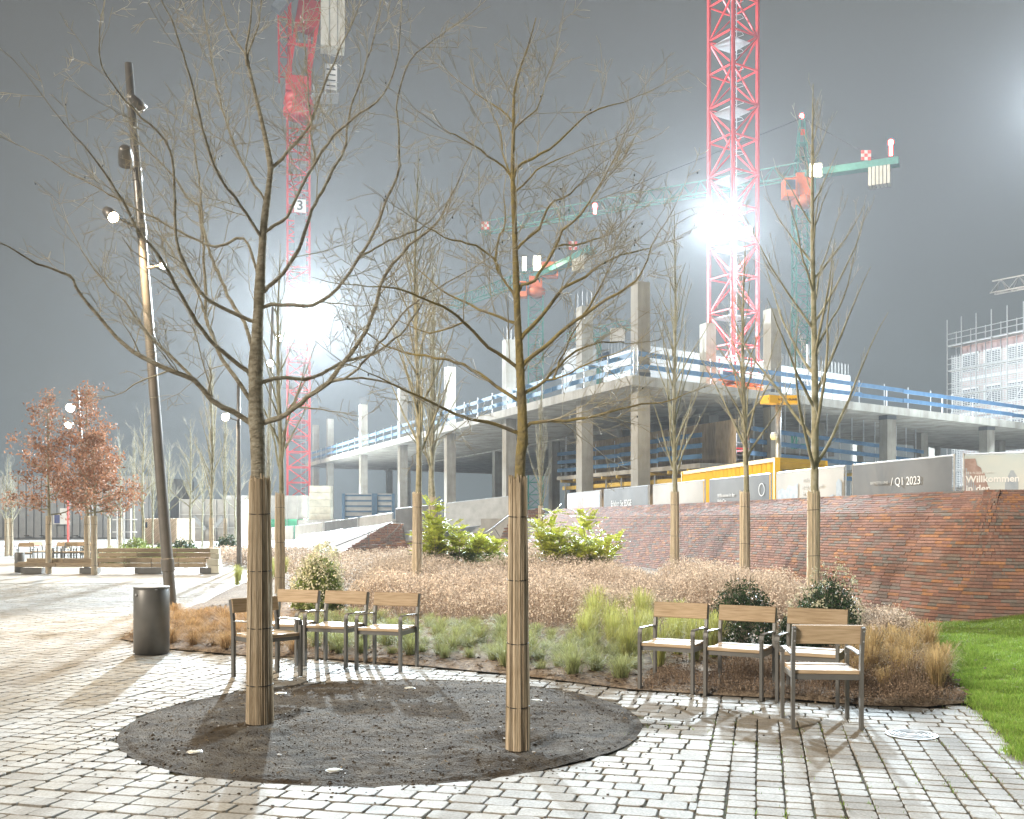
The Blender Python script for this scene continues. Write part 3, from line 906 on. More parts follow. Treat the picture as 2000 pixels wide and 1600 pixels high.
for k, (a, b) in enumerate(((7.0, 5.7), (11.0, 5.7))):
    p = AB(a, b, SZ + 1.9)
    o = link('opening', MB().box((0, 0, 0), (1.3, .06, .55)).mesh('opening', 'dark_glass'), bld, p); o.rotation_euler = (0, 0, rotR)
# guard rails with blue planks
def guard(a0, b0, a1, b1, z, spacing=2.4, parent=bld):
    p, q = AB(a0, b0, z), AB(a1, b1, z)
    d = (q - p); L = d.length; d.normalize()
    n_ = max(2, int(L / spacing) + 1)
    post_me = MB().tube([(0, 0, -.35), (0, 0, 1.2)], .028, 5).mesh('guard_post', 'galv')
    for i in range(n_ + 1):
        link('guard_post', post_me, parent, p + d * (L * i / n_))
    nl = max(1, int(L / 4.0)); r = random.Random(int(L * 10))
    for i in range(nl):
        for hz in (.42, .95):
            s0, s1 = L * i / nl, L * (i + 1) / nl + .12
            sd = Vector((d.y, -d.x, 0)) * (.045 + .03 * (i % 2))
            a_, b_ = p + d * s0 + sd + Vector((0, 0, hz + r.uniform(-.02, .02))), p + d * s1 + sd + Vector((0, 0, hz + r.uniform(-.02, .02)))
            MB().beam(a_, b_, .035, .22).build('guard_plank', 'blue_plank', parent)
guard(-.36, -.36, -.36, 65.5, SZ)
guard(-.2, -.36, 29.5, -.36, SZ)
guard(6.3, 6.8, 28, 10.7, SZ, 4)
# props on the deck
for a, b in ((7.9, .9), (12.4, 1.0), (16.0, 1.0)):
    t = thing('deck_prop', 'slim pale steel prop on the slab edge %s' % {7.9: 'near the red mast', 12.4: 'right of the tallest roadside tree', 16.0: 'towards the scaffolded building'}[a], 'prop', AB(a, b, SZ + .004), 0, 'steel props on the slab')
    hh = 3.0 if a < 8 else 1.3
    MB().tube([(0, 0, 0), (0, 0, hh)], .09 if a < 8 else .04, 8).build('tube', 'galv', t)
    MB().lathe([(.45, 0), (.42, .05), (.12, .22), (.1, .24)], 12).build('foot', 'white_paint', t)

# formwork and working platform inside the ground floor
form = thing('formwork', 'timber formwork wall with blue guard planks behind the corner column', 'formwork')
p, q = AB(3.4, 14.5), AB(3.4, -.0)
d = (q - p).normalized(); L = (q - p).length
k = 0; s = 0
nrm = Vector((-d.y, d.x, 0))
while s < L:
    w = random.uniform(.42, .56)
    a_, b_ = p + d * s, p + d * min(L, s + w - .012)
    MB().beam(Vector((*((a_ + b_) / 2 + nrm * random.uniform(0, .02)).xy, GZ)), Vector((*((a_ + b_) / 2).xy, 4.05)), (b_ - a_).length, .05, up=tuple(nrm)).build('board', 'form_wood', form); s += w
MB().beam(Vector((*p.xy, 4.22)) - nrm * .5, Vector((*q.xy, 4.22)) - nrm * .5, 1.7, .22).build('platform', 'concrete', form)
MB().beam(Vector((*p.xy, 3.62)) - nrm * .9, Vector((*q.xy, 3.62)) - nrm * .9, .12, .22).build('beam', 'yellow_beam', form)
for i in range(9):
    c_ = p + d * (L * (i + .4) / 9)
    MB().beam(Vector((*(c_ - nrm * 1.4).xy, 4.02)), Vector((*(c_ + nrm * .4).xy, 4.02)), .10, .16).build('beam', 'yellow_beam', form)
    MB().tube([Vector((*(c_ - nrm * 1.1).xy, GZ)), Vector((*(c_ - nrm * 1.1).xy, 3.95))], .045, 6).build('prop', 'galv', form)
s = 0
while s < L:
    w = random.uniform(.5, 1.0); c_ = p + d * (s + w / 2)
    MB().beam(Vector((*c_.xy, 4.34)) + nrm * .2, Vector((*c_.xy, 6.4)) + nrm * .2, w - .012, .06, up=tuple(nrm)).build('board', 'form_wood', form); s += w
for hz in (4.65, 5.15, 5.65):
    n_ = 4
    for i in range(n_):
        a_, b_ = p + d * (L * i / n_), p + d * (L * (i + 1) / n_ + .1)
        MB().beam(Vector((*(a_ - nrm * (1.3 + .04 * (i % 2))).xy, hz + .05)), Vector((*(b_ - nrm * (1.3 + .04 * (i % 2))).xy, hz)), .04, .22).build('guard_plank', 'blue_plank', form)
for i in range(7):
    c_ = p + d * (L * (i + .2) / 7) - nrm * 1.25
    MB().tube([Vector((*c_.xy, 4.2)), Vector((*c_.xy, 6.0))], .026, 5).build('guard_post', 'galv', form)
# second bay right of the corner column
p2, q2 = AB(4.2, .6), AB(17, 4.5)
d2 = (q2 - p2).normalized(); L2 = (q2 - p2).length; n2_ = Vector((d2.y, -d2.x, 0))
s = 0
while s < L2 * .55:
    w = random.uniform(.5, .9); c_ = p2 + d2 * (s + w / 2)
    MB().beam(Vector((*c_.xy, GZ)), Vector((*c_.xy, 4.3)), w - .012, .06, up=tuple(n2_)).build('board', 'form_wood', form); s += w
MB().beam(Vector((*p2.xy, 4.4)), Vector((*(p2 + d2 * L2 * .6).xy, 4.4)), 1.4, .2).build('platform', 'concrete', form)
for hz in (4.0, 4.9, 5.5, 6.1):
    for i in range(5):
        a_, b_ = p2 + d2 * (L2 * i / 5) + n2_ * .8, p2 + d2 * (L2 * (i + 1) / 5 + .1) + n2_ * (.8 + .04 * (i % 2))
        MB().beam(Vector((*a_.xy, hz)), Vector((*b_.xy, hz)), .04, .22).build('guard_plank', 'blue_plank', form)
for i in range(14):
    c_ = p2 + d2 * (L2 * (i + .3) / 14) + n2_ * .75
    MB().tube([Vector((*c_.xy, GZ)), Vector((*c_.xy, SZ - ST_ - .01))], .04, 6).build('prop', 'galv', form)
for i in range(6):
    c_ = p2 + d2 * (L2 * .55 * (i + .3) / 6)
    MB().beam(Vector((*(c_ + n2_ * 1.1).xy, 4.22)), Vector((*(c_ - n2_ * .8).xy, 4.22)), .10, .16).build('beam', 'yellow_beam', form)
# scaffold towers behind the second column
def scaffold_tower(label, base, w, h, lifts, m='galv', rz=0.0):
    t = thing('scaffold_tower', label, 'scaffold', base, rz)
    for x in (-w/2, w/2):
        for y in (-w/2, w/2): MB().tube([(x, y, 0), (x, y, h)], .03, 5).build('standard', m, t)
    for k in range(lifts + 1):
        z = h * k / lifts
        for (a_, b_) in (((-1,-1),(1,-1)),((1,-1),(1,1)),((1,1),(-1,1)),((-1,1),(-1,-1))):
            MB().tube([(a_[0]*w/2, a_[1]*w/2, z), (b_[0]*w/2, b_[1]*w/2, z)], .022, 4).build('ledger', m, t)
            if k < lifts: MB().tube([(a_[0]*w/2, a_[1]*w/2, z), (b_[0]*w/2, b_[1]*w/2, z + h / lifts)], .018, 4).build('brace', m, t)
scaffold_tower('steel scaffold tower left of the timber formwork', AB(5.2, 19, GZ), 1.6, 5.6, 4)
scaffold_tower('steel scaffold tower far back under the slab near the mossy trunk', AB(9.0, 21, GZ), 1.6, 5.6, 4)
# formwork panels with blue frames leaning at the far wing, pile of concrete blocks
t = thing('formwork_panel_stack', 'pair of tall blue framed formwork panels under the far end of the slab', 'formwork panels', P(720, 1018, 78) + Vector((0, 0, 0)))
W_ = 102 / FPX * 78; H_ = 80 / FPX * 78
for k in range(2):
    x0 = -W_ / 2 + k * W_ * .62; ww = W_ * (.62 if k == 0 else .38)
    zb = -1.5 + 1.6 + .1
    MB().box((x0 + ww / 2, 0, zb + H_ / 2), (ww - .1, .12, H_)).build('panel', 'panel_skin', t)
    for xx in (x0, x0 + ww): MB().box((xx + (.1 if xx == x0 else -.1), -.14, zb + H_ / 2), (.22, .2, H_)).build('frame_post', 'blue_frame', t)
    for j in range(8): MB().box((x0 + ww / 2, -.12, zb + .15 + (H_ - .3) * j / 7), (ww - .5, .1, .13)).build('frame_bar', 'blue_frame', t)
t.location = (t.location.x, t.location.y, .35)
t = thing('concrete_block_stack', 'tall stack of weathered concrete blocks beside the red crane foot', 'block stack', (P(627, 1018, 88).x, 88, 1.0))
for k in range(6):
    MB().box((random.uniform(-.03, .03), random.uniform(-.03, .03), .3 + k * .62), (1.85, 1.2, .60)).build('block', 'concrete_block', t)

# scissor lift on the deck
t = thing('scissor_lift', 'orange scissor lift parked on the slab below the red mast', 'scissor lift', AB(5.6, 2.3, SZ + .004), rotR)
MB().box((0, 0, .42), (2.6, 1.1, .34)).build('chassis', 'orange_paint', t)
for x in (-.9, .9):
    for y in (-.5, .5):
        w = MB().lathe([(.05, -.09), (.19, -.09), (.21, 0), (.19, .09), (.05, .09)], 14).build('wheel', 'black', t, True); w.rotation_euler = (R(90), 0, 0); w.location = (x, y, .215)
for k in range(2):
    z0 = .62 + k * .16
    for y in (-.4, .4):
        MB().beam((-1.1, y, z0), (1.1, y, z0 + .15), .05, .08).build('scissor_arm', 'orange_paint', t)
        MB().beam((-1.1, y + .05, z0 + .15), (1.1, y + .05, z0), .05, .08).build('scissor_arm', 'orange_paint', t)
MB().box((0, 0, .98), (2.6, 1.1, .12)).build('platform', 'orange_paint', t)
for z in (1.5, 2.05):
    for y in (-.52, .52): MB().tube([(-1.28, y, z), (1.28, y, z)], .025, 5).build('rail', 'red_paint', t)
    for x in (-1.28, 1.28): MB().tube([(x, -.52, z), (x, .52, z)], .025, 5).build('rail', 'red_paint', t)
for x in (-1.28, 0, 1.28):
    for y in (-.52, .52): MB().tube([(x, y, 1.04), (x, y, 2.05)], .025, 5).build('rail_post', 'red_paint', t)

def text(parent, body, size, m, loc, rot, align='LEFT', extr=.002, bold=0.0):
    cu = bpy.data.curves.new('lettering', 'FONT'); cu.body = body; cu.size = size; cu.extrude = extr; cu.offset = bold
    cu.align_x = align; cu.align_y = 'CENTER'; cu.resolution_u = 3
    cu.materials.append(M[m])
    tmp = bpy.data.objects.new('lettering', cu); C.objects.link(tmp)
    bpy.context.view_layer.update()
    me = bpy.data.meshes.new_from_object(tmp.evaluated_get(bpy.context.evaluated_depsgraph_get()))
    bpy.data.objects.remove(tmp, do_unlink=True); bpy.data.curves.remove(cu)
    o = link('lettering', me, parent)
    o.location = loc; o.rotation_euler = rot
    return o
# camera tower: pole with a yellow lettered box head
vt = P(1520, 782, 37.5)
t = thing('camera_tower', 'camera tower with yellow lettered box head under the slab edge', 'camera tower', (vt.x, vt.y, GZ))
hz_ = vt.z - GZ
MB().tube([(0, 0, 0), (0, 0, hz_ - .2)], .11, 10).build('pole', 'galv', t, True)
for (x, y, sx_, sy_, rz_) in ((-.30, -.12, .62, .5, R(28)), (.32, -.06, .80, .5, R(-8))):
    MB().box((x, y, hz_), (sx_, sy_, .30), rot=(0, 0, rz_)).build('head_box', 'yellow_paint', t)
text(t, 'VIDEO GUARD', .115, 'black', (.30, -.34, hz_ - .01), (R(90), 0, R(-8)), 'CENTER', .002, .003)
text(t, 'VIDEO', .115, 'black', (-.36, -.385, hz_ - .01), (R(90), 0, R(28)), 'CENTER', .002, .003)
MB().lathe([(.10, -.14), (.14, -.05), (.14, .06), (.08, .12)], 14, (-.2, -.15, hz_ - 1.35)).build('camera_dome', 'white_paint', t, True)
MB().beam((0, 0, hz_ - 1.22), (-.2, -.15, hz_ - 1.22), .05).build('camera_arm', 'galv', t)

# yellow transformer container
c0 = P(1517, 975, 31.5); c1 = P(1335, 975, 40.5); c2 = P(1610, 975, 33.2)
cz0, cz1 = GZ, EYE + (HOR - 894) / FPX * 31.5
ax = Vector((c1.x - c0.x, c1.y - c0.y, 0)); ay = Vector((c2.x - c0.x, c2.y - c0.y, 0))
cont = thing('yellow_container', 'yellow container of a rental transformer station behind the fence', 'container', (c0.x, c0.y, GZ), 0)
H_ = cz1 - GZ
def cpt(u, v, z): return Vector((ax.x * u + ay.x * v, ax.y * u + ay.y * v, z))
def quadbox(mb, pts4, z0, z1): return mb.prism([(p.x, p.y) for p in pts4], z0, z1)
quadbox(MB(), [cpt(.004, .012, 0), cpt(.004, .988, 0), cpt(.996, .988, 0), cpt(.996, .012, 0)], .05, H_ - .03).build('shell', 'yellow_paint', cont)
for (u, v) in ((0, 0), (1, 0), (0, 1), (1, 1)):
    MB().beam(cpt(u, v, 0), cpt(u, v, H_), .17, .17).build('corner_post', 'yellow_paint', cont)
for (u0, v0, u1, v1) in ((0, 0, 1, 0), (0, 0, 0, 1), (1, 0, 1, 1), (0, 1, 1, 1)):
    for z in (.1, H_ - .06): MB().beam(cpt(u0, v0, z), cpt(u1, v1, z), .14, .13).build('edge_rail', 'yellow_paint', cont)
for k in range(24):
    u = (k + .5) / 24
    MB().beam(cpt(u, -.006, .15), cpt(u, -.006, H_ - .15), .16, .04, up=tuple(ay)).build('corrugation', 'yellow_paint', cont)
ang = math.atan2(ay.y, ay.x)
nv = Vector((ay.y, -ay.x, 0)).normalized()
text(cont, 'MIET - TRAFOSTATIONEN', .225, 'letter_blue', cpt(.0, .09, H_ - .46) + nv * .05, (R(90), 0, ang), bold=.006)
text(cont, 'SCHALTANLAGEN', .11, 'letter_blue', cpt(.0, .36, H_ - .70) + nv * .05, (R(90), 0, ang))
text(cont, 'DIN EN 61330  TRANSFORMATOREN', .11, 'letter_blue', cpt(.0, .10, H_ - .87) + nv * .05, (R(90), 0, ang))

# ================================================================ site fence with printed banners on the wall crest
def fence_pt(px):
    best = None
    for s in np.arange(0, SS[-1], .05):
        p, tt, nn = top_at(s); q_ = p + nn * 2.25
        d_ = abs(1000 + q_[0] / q_[1] * FPX - px)
        if best is None or d_ < best[0]: best = (d_, q_)
    return Vector((best[1][0], best[1][1], GZ))
FH = 1.06
def fence_panel(A, B, h, m, label, za=None, zb=None):
    A, B = Vector(A), Vector(B)
    t = thing('fence_panel', label, 'fence panel', A, 0, 'site fence panels along the wall')
    d = B - A; L = Vector((d.x, d.y, 0)).length; ang = math.atan2(d.y, d.x)
    nv = Vector((d.y, -d.x, 0)).normalized()      # side
    if nv.y > 0 and abs(nv.y) > abs(nv.x) or nv.x > 0 and abs(nv.x) >= abs(nv.y): nv = -nv
    def f(u, z, o=0.0): return d * u + Vector((0, 0, z)) + nv * o
    for u in (.012, .988): MB().tube([f(u, 0), f(u, h)], .022, 6).build('post', 'galv', t)
    for z in (.05, h - .02): MB().tube([f(.012, z), f(.988, z)], .016, 5).build('rail', 'galv', t)
    mb = MB(); nu = max(6, int(L / .2)); nz = 5; sd = random.random() * 50
    for i in range(nu + 1):
        for j in range(nz + 1):
            u, z = .02 + .96 * i / nu, .06 + (h - .10) * j / nz
            mb.v.append(tuple(f(u, z, .03 + .014 * (float(vnoise(u * L * 1.3 + sd, z * 2, 3)) - .5))))
    for i in range(nu):
        for j in range(nz):
            a = i * (nz + 1) + j; mb.f.append((a, a + nz + 1, a + nz + 2, a + 1))
    mb.build('banner', m, t, True)
    wires = MB()
    for i in range(int(L / .16)):
        u = .02 + .96 * i / int(L / .16); wires.tube([f(u, .05), f(u, h - .02)], .004, 3, False)
    tag(wires.build('mesh_wire', 'galv', t), kind='stuff')
    t_rot = math.atan2(-nv.x, nv.y) + math.pi   # facing
    right = Vector((-nv.y, nv.x, 0))            # reading direction for someone facing the panel
    if PX(A + d)[0] > PX(A)[0]:
        lft, rgt, sgn = 0, 1, 1
    else: lft, rgt, sgn = 1, 0, -1
    rd = d.normalized() * sgn; rz = math.atan2(rd.y, rd.x)
    def put(body, size, mm, u, z, bold=0.0, align='LEFT'):
        uu = u if sgn > 0 else 1 - u
        return text(t, body, size, mm, f(uu, z, .041), (R(90), 0, rz), align, .001, bold)
    def print_poly(pts, mm, name='print', o=.0385):
        mb2 = MB(); mb2.add([f(u if sgn > 0 else 1 - u, z, o) for u, z in pts], [tuple(range(len(pts)))]); return mb2.build(name, mm, t)
    return t, put, print_poly
FP = [fence_pt(x) for x in (2070, 1874, 1658, 1512, 1382, 1272, 1177, 1097, 1040)]
gap = .03
def fp(i): return FP[i].lerp(FP[i + 1], gap), FP[i].lerp(FP[i + 1], 1 - gap)
a_, b_ = fp(0); t, put, pp = fence_panel(b_, a_, FH, 'banner_sky', 'fence panel with a printed photo of brick houses and pale sky')
pp([(.02, .08), (.02, FH - .1), (.14, FH - .1), (.16, .84), (.20, .80), (.22, .70), (.24, .72), (.27, .52), (.30, .40), (.31, .08)], 'print_brick')
pp([(.46, .08), (.46, .52), (.49, .64), (.52, .74), (.55, .74), (.60, .60), (.60, .08)], 'print_grey', o=.0395)
for k in range(6):
    pp([(.035 + .02 * k, .30 + .03), (.047 + .02 * k, .33), (.047 + .02 * k, .80 - .06 * k), (.035 + .02 * k, .80 - .06 * k)], 'print_grey', o=.0402)
put('Willkommen', .16, 'letter_white', .035, .60, .004); put('in der', .16, 'letter_white', .035, .44, .004)
put('DER FLÜGEL HAFEN', .05, 'letter_white', .037, .71)
a_, b_ = fp(1); t, put, pp = fence_panel(b_, a_, FH, 'banner_grey', 'grey banner fence panel lettered with a 2023 completion date')
put('FERTIGSTELLUNG', .075, 'letter_grey', .22, .63); put('/ Q1 2023', .22, 'letter_white', .43, .63)
a_, b_ = fp(2); t, put, pp = fence_panel(b_, a_, FH, 'banner_white', 'white banner fence panel printed with grey-blue tower blocks')
pp([(.05, .08), (.05, .60), (.12, .66), (.17, .60), (.22, .72), (.30, .68), (.36, .76), (.36, .08)], 'print_grey')
pp([(.72, .08), (.72, .28), (.79, .34), (.79, .42), (.85, .46), (.86, .08)], 'print_grey')
pp([(.89, .08), (.89, .70), (.92, .78), (.96, .70), (.96, .08)], 'print_grey')
put('Willkommen', .13, 'letter_grey', .42, .80); put('in der Arbeitswelt', .13, 'letter_grey', .42, .65); put('der Zukunft', .13, 'letter_grey', .42, .50)
a_, b_ = fp(3); t, put, pp = fence_panel(b_, a_, FH, 'banner_grey', 'grey banner fence panel with a ring emblem in front of the yellow container')
put('Willkommen in der', .14, 'letter_white', .17, .57); put('HafenCity', .14, 'letter_white', .17, .42)
for k in range(24):
    a0, a1 = 2 * math.pi * k / 24, 2 * math.pi * (k + 1) / 24
    L_ = (b_ - a_).length
    pp([(.87 + r_ * math.cos(a) / L_, .66 + r_ * math.sin(a)) for r_, a in ((.14, a0), (.14, a1), (.165, a1), (.165, a0))], 'letter_white')
a_, b_ = fp(4); t, put, pp = fence_panel(b_, a_, FH, 'banner_white', 'plain pale banner fence panel left of the yellow container end')
a_, b_ = fp(5); t, put, pp = fence_panel(b_, a_, FH, 'banner_grey', 'grey banner fence panel lettered with an invitation below the corner column')
put('Erleben Sie EDGE', .30, 'letter_white', .20, .50)
a_, b_ = fp(6); t, put, pp = fence_panel(b_, a_, FH, 'banner_white', 'pale banner fence panel with pinkish and dark prints left of the grey one')
pp([(.35, .08), (.35, .7), (.42, .8), (.52, .8), (.54, .08)], 'print_brick'); pp([(.8, .08), (.78, .6), (.88, .9), (.98, .9), (.98, .08)], 'print_grey')
a_, b_ = fp(7); t, put, pp = fence_panel(b_, a_, FH, 'banner_grey', 'small grey banner fence panel at the far end of the brick wall')
# fence running down behind the steps
way = [Vector((.25, 47.3, 1.5)), Vector((-3.4, 50, 1.15)), Vector((-6.6, 56, .95)), Vector((-9.5, 62, .7)), Vector((-13, 69, .4)), Vector((-17, 78, .1)), Vector((-21, 86, -.1))]
for k, (mm, lab) in enumerate((('net', 'mesh fence panel with pale sheeting behind the steps handrail'), ('banner_grey', 'mesh fence panel with grey sheeting at the head of the left wing wall'),
                               ('banner_white', 'pale fence panel above the granite slope next to the wing wall'), ('banner_grey', 'grey fence panel above the middle of the granite slope'),
                               ('banner_white', 'pale fence panel above the far end of the granite slope'), ('banner_white', 'farthest pale fence panel beside the red crane foot'))):
    A, B = way[k + 1].lerp(way[k], .02), way[k + 1].lerp(way[k], .98)
    fence_panel(A, B, 1.35 if k < 2 else 1.15, mm, lab)

# ================================================================ cranes
def mast_section_mesh(w, h, chord, brace, panels, m, smooth=False):
    mb = MB()
    cs = [(-w/2,-w/2),(w/2,-w/2),(w/2,w/2),(-w/2,w/2)]
    for x, y in cs: mb.box((x, y, h / 2), (chord, chord, h - .02))
    for f in range(4):
        (x0, y0), (x1, y1) = cs[f], cs[(f + 1) % 4]
        for k in range(panels):
            z0, z1 = h * k / panels, h * (k + 1) / panels
            if (k + f) % 2: mb.beam((x0, y0, z0), (x1, y1, z1), brace)
            else: mb.beam((x1, y1, z0), (x0, y0, z1), brace)
            mb.beam((x0, y0, z0 + .08), (x1, y1, z0 + .08), brace)
    return mb.mesh('mast_section', m)
def platform_ladder(w, h):
    mb = MB()
    mb.box((-w * .05, w * .05, h - .3), (w * .8, w * .8, .04))
    lad = MB()
    for x in (w * .12, w * .34): lad.beam((x, w * .2, 0), (x, w * .2, h), .05)
    for k in range(int(h / .4)): lad.beam((w * .12, w * .2, .2 + k * .4), (w * .34, w * .2, .2 + k * .4), .035)
    for k in range(int(h / 1.2)):
        lad.tube([(w*.10, w*.2, .6+k*1.2), (w*.05, w*-.02, .6+k*1.2), (w*.23, w*-.12, .6+k*1.2), (w*.41, w*-.02, .6+k*1.2), (w*.36, w*.2, .6+k*1.2)], .02, 4)
    return mb.mesh('platform', 'galv'), lad.mesh('ladder', 'galv')

# --- red crane on the right (mast leaves the picture at the top)
X2, Y2 = (1432 - 1000) / FPX * 70, 70.0
cr2 = thing('tower_crane', 'red lattice tower crane mast rising behind the slab with a bright floodlight', 'crane', (X2, Y2, GZ), R(45 + math.degrees(math.atan2(X2, -Y2)) + 180))
sh = 4.8
sec = mast_section_mesh(2.35, sh, .20, .10, 2, 'red_paint')
pl_me, ld_me = platform_ladder(2.35, sh)
for k in range(10):
    link('mast_section', sec, cr2, (0, 0, k * sh))
    link('platform', pl_me, cr2, (0, 0, k * sh)); link('ladder', ld_me, cr2, (0, 0, k * sh))
MB().tube([(-1.32, -1.05, 0), (-1.32, -1.05, 48)], .035, 5).build('power_cable', 'black', cr2)
MB().box((0, 0, .35), (4.2, 4.2, .7)).build('base_block', 'concrete', cr2)

# --- red crane on the left with slewing head and counterweight
X1, Y1 = (583 - 1000) / FPX * 100, 100.0
cr1 = thing('tower_crane', 'red luffing tower crane behind the thick left tree, plate number three on its mast', 'crane', (X1, Y1, .8), R(12))
h1 = EYE + (HOR - 232) / FPX * 100 - .8       # underside of slewing ring
n1 = 9; sh1 = h1 / n1
sec1 = mast_section_mesh(2.15, sh1, .19, .10, 3, 'red_paint')
pl1, ld1 = platform_ladder(2.15, sh1)
for k in range(n1):
    link('mast_section', sec1, cr1, (0, 0, k * sh1)); link('ladder', ld1, cr1, (0, 0, k * sh1))
    if k % 2 == 1: link('platform', pl1, cr1, (0, 0, k * sh1))
MB().lathe([(1.15, h1), (1.5, h1 + .3), (1.5, h1 + .9), (1.35, h1 + 1.0), (1.35, h1 + 1.3), (1.5, h1 + 1.4), (1.3, h1 + 2.4)], 24).build('slewing_ring', 'red_paint', cr1, True)
MB().box((0, 0, h1 + 3.1), (2.5, 2.3, 1.5)).build('turret', 'red_paint', cr1)
hb = h1 + 3.8
for x in (-1.0, 1.0):
    MB().beam((x, -.9, hb), (x + 1.3, -.6, hb + 8.5), .30, .34).build('frame_leg', 'red_paint', cr1)
    MB().beam((x, .9, hb), (x + .2, .9, hb + 14), .28, .3).build('frame_leg', 'red_paint', cr1)
MB().beam((-1.0, -.9, hb + 3.2), (1.4, -.9, hb + 3.2), .2, .25).build('cross_tie', 'red_paint', cr1)
MB().beam((-.2, .9, hb + 7), (1.6, .9, hb + 7), .2, .25).build('cross_tie', 'red_paint', cr1)
MB().box((1.0, .2, hb + 6.6), (2.0, 2.2, 2.6), rot=(0, R(18), 0)).build('winch_house', 'red_paint', cr1)
MB().box((3.35, -.4, hb + 8.3), (2.35, 2.0, 10.2)).build('counterweight', 'weight', cr1)
for x in (-.35, .45): MB().box((3.35 + x, -1.42, hb + 8.3), (.04, .03, 10.2)).build('weight_joint', 'joint_dark', cr1)
MB().beam((1.6, -1.55, hb + 10.2), (4.9, -1.55, hb + 9.6), .28, .5).build('weight_band', 'red_paint', cr1)
MB().beam((4.7, -1.5, hb + 9.6), (4.7, -1.5, hb + 8.2), .28, .4).build('weight_band', 'red_paint', cr1)
MB().beam((-2.2, -1.6, hb + 6.0), (1.4, -1.6, hb + 11.0), .9, 1.0).build('cable_drum_cover', 'joint_dark', cr1)
# service platform and cabin
MB().box((2.6, -.6, h1 + 2.0), (2.7, 2.4, .12), rot=(0, R(-6), 0)).build('service_platform', 'galv', cr1)
for x in (1.5, 2.6, 3.7):
    MB().tube([(x, -1.8, h1 + 2.0), (x, -1.8, h1 + 3.3)], .04, 5).build('rail_post', 'galv', cr1)
for z in (h1 + 2.65, h1 + 3.2): MB().tube([(1.4, -1.8, z), (3.85, -1.8, z)], .035, 5).build('rail', 'galv', cr1)
MB().box((3.2, .3, h1 + 4.4), (1.2, 1.0, 2.6)).build('switch_cabinet', 'white_paint', cr1)
for k in range(4): MB().box((3.2, -.21, h1 + 3.5 + .55 * k), (.9, .02, .12)).build('cabinet_vent', 'black', cr1)
# jib lattice leaving the picture upwards
jb = MB()
for x in (-1.9, -.7):
    for y in (.4, 1.4): jb.beam((x, y, hb + .2), (x - .2, y, hb + 16), .16)
for k in range(8):
    z = hb + .4 + 2 * k
    jb.beam((-1.9, .4, z), (-.7, .4, z + 2), .09); jb.beam((-.7, 1.4, z), (-1.9, 1.4, z + 2), .09); jb.beam((-1.9, .4, z), (-.7, .4, z), .09)
jb.build('jib', 'red_paint', cr1)
# number plate and banner
zp = EYE + (HOR - 402) / FPX * 98.8 - .8
pt = MB().box((.15, -1.22, zp), (1.15, .05, 1.3)).build('number_plate', 'white_paint', cr1)
text(cr1, '3', 1.35, 'black', (.15, -1.252, zp), (R(90), 0, 0), 'CENTER', .004, .015)
MB().box((.15, -1.20, zp - 3.4), (1.1, .03, 5.0)).build('mast_banner', 'joint_dark', cr1)

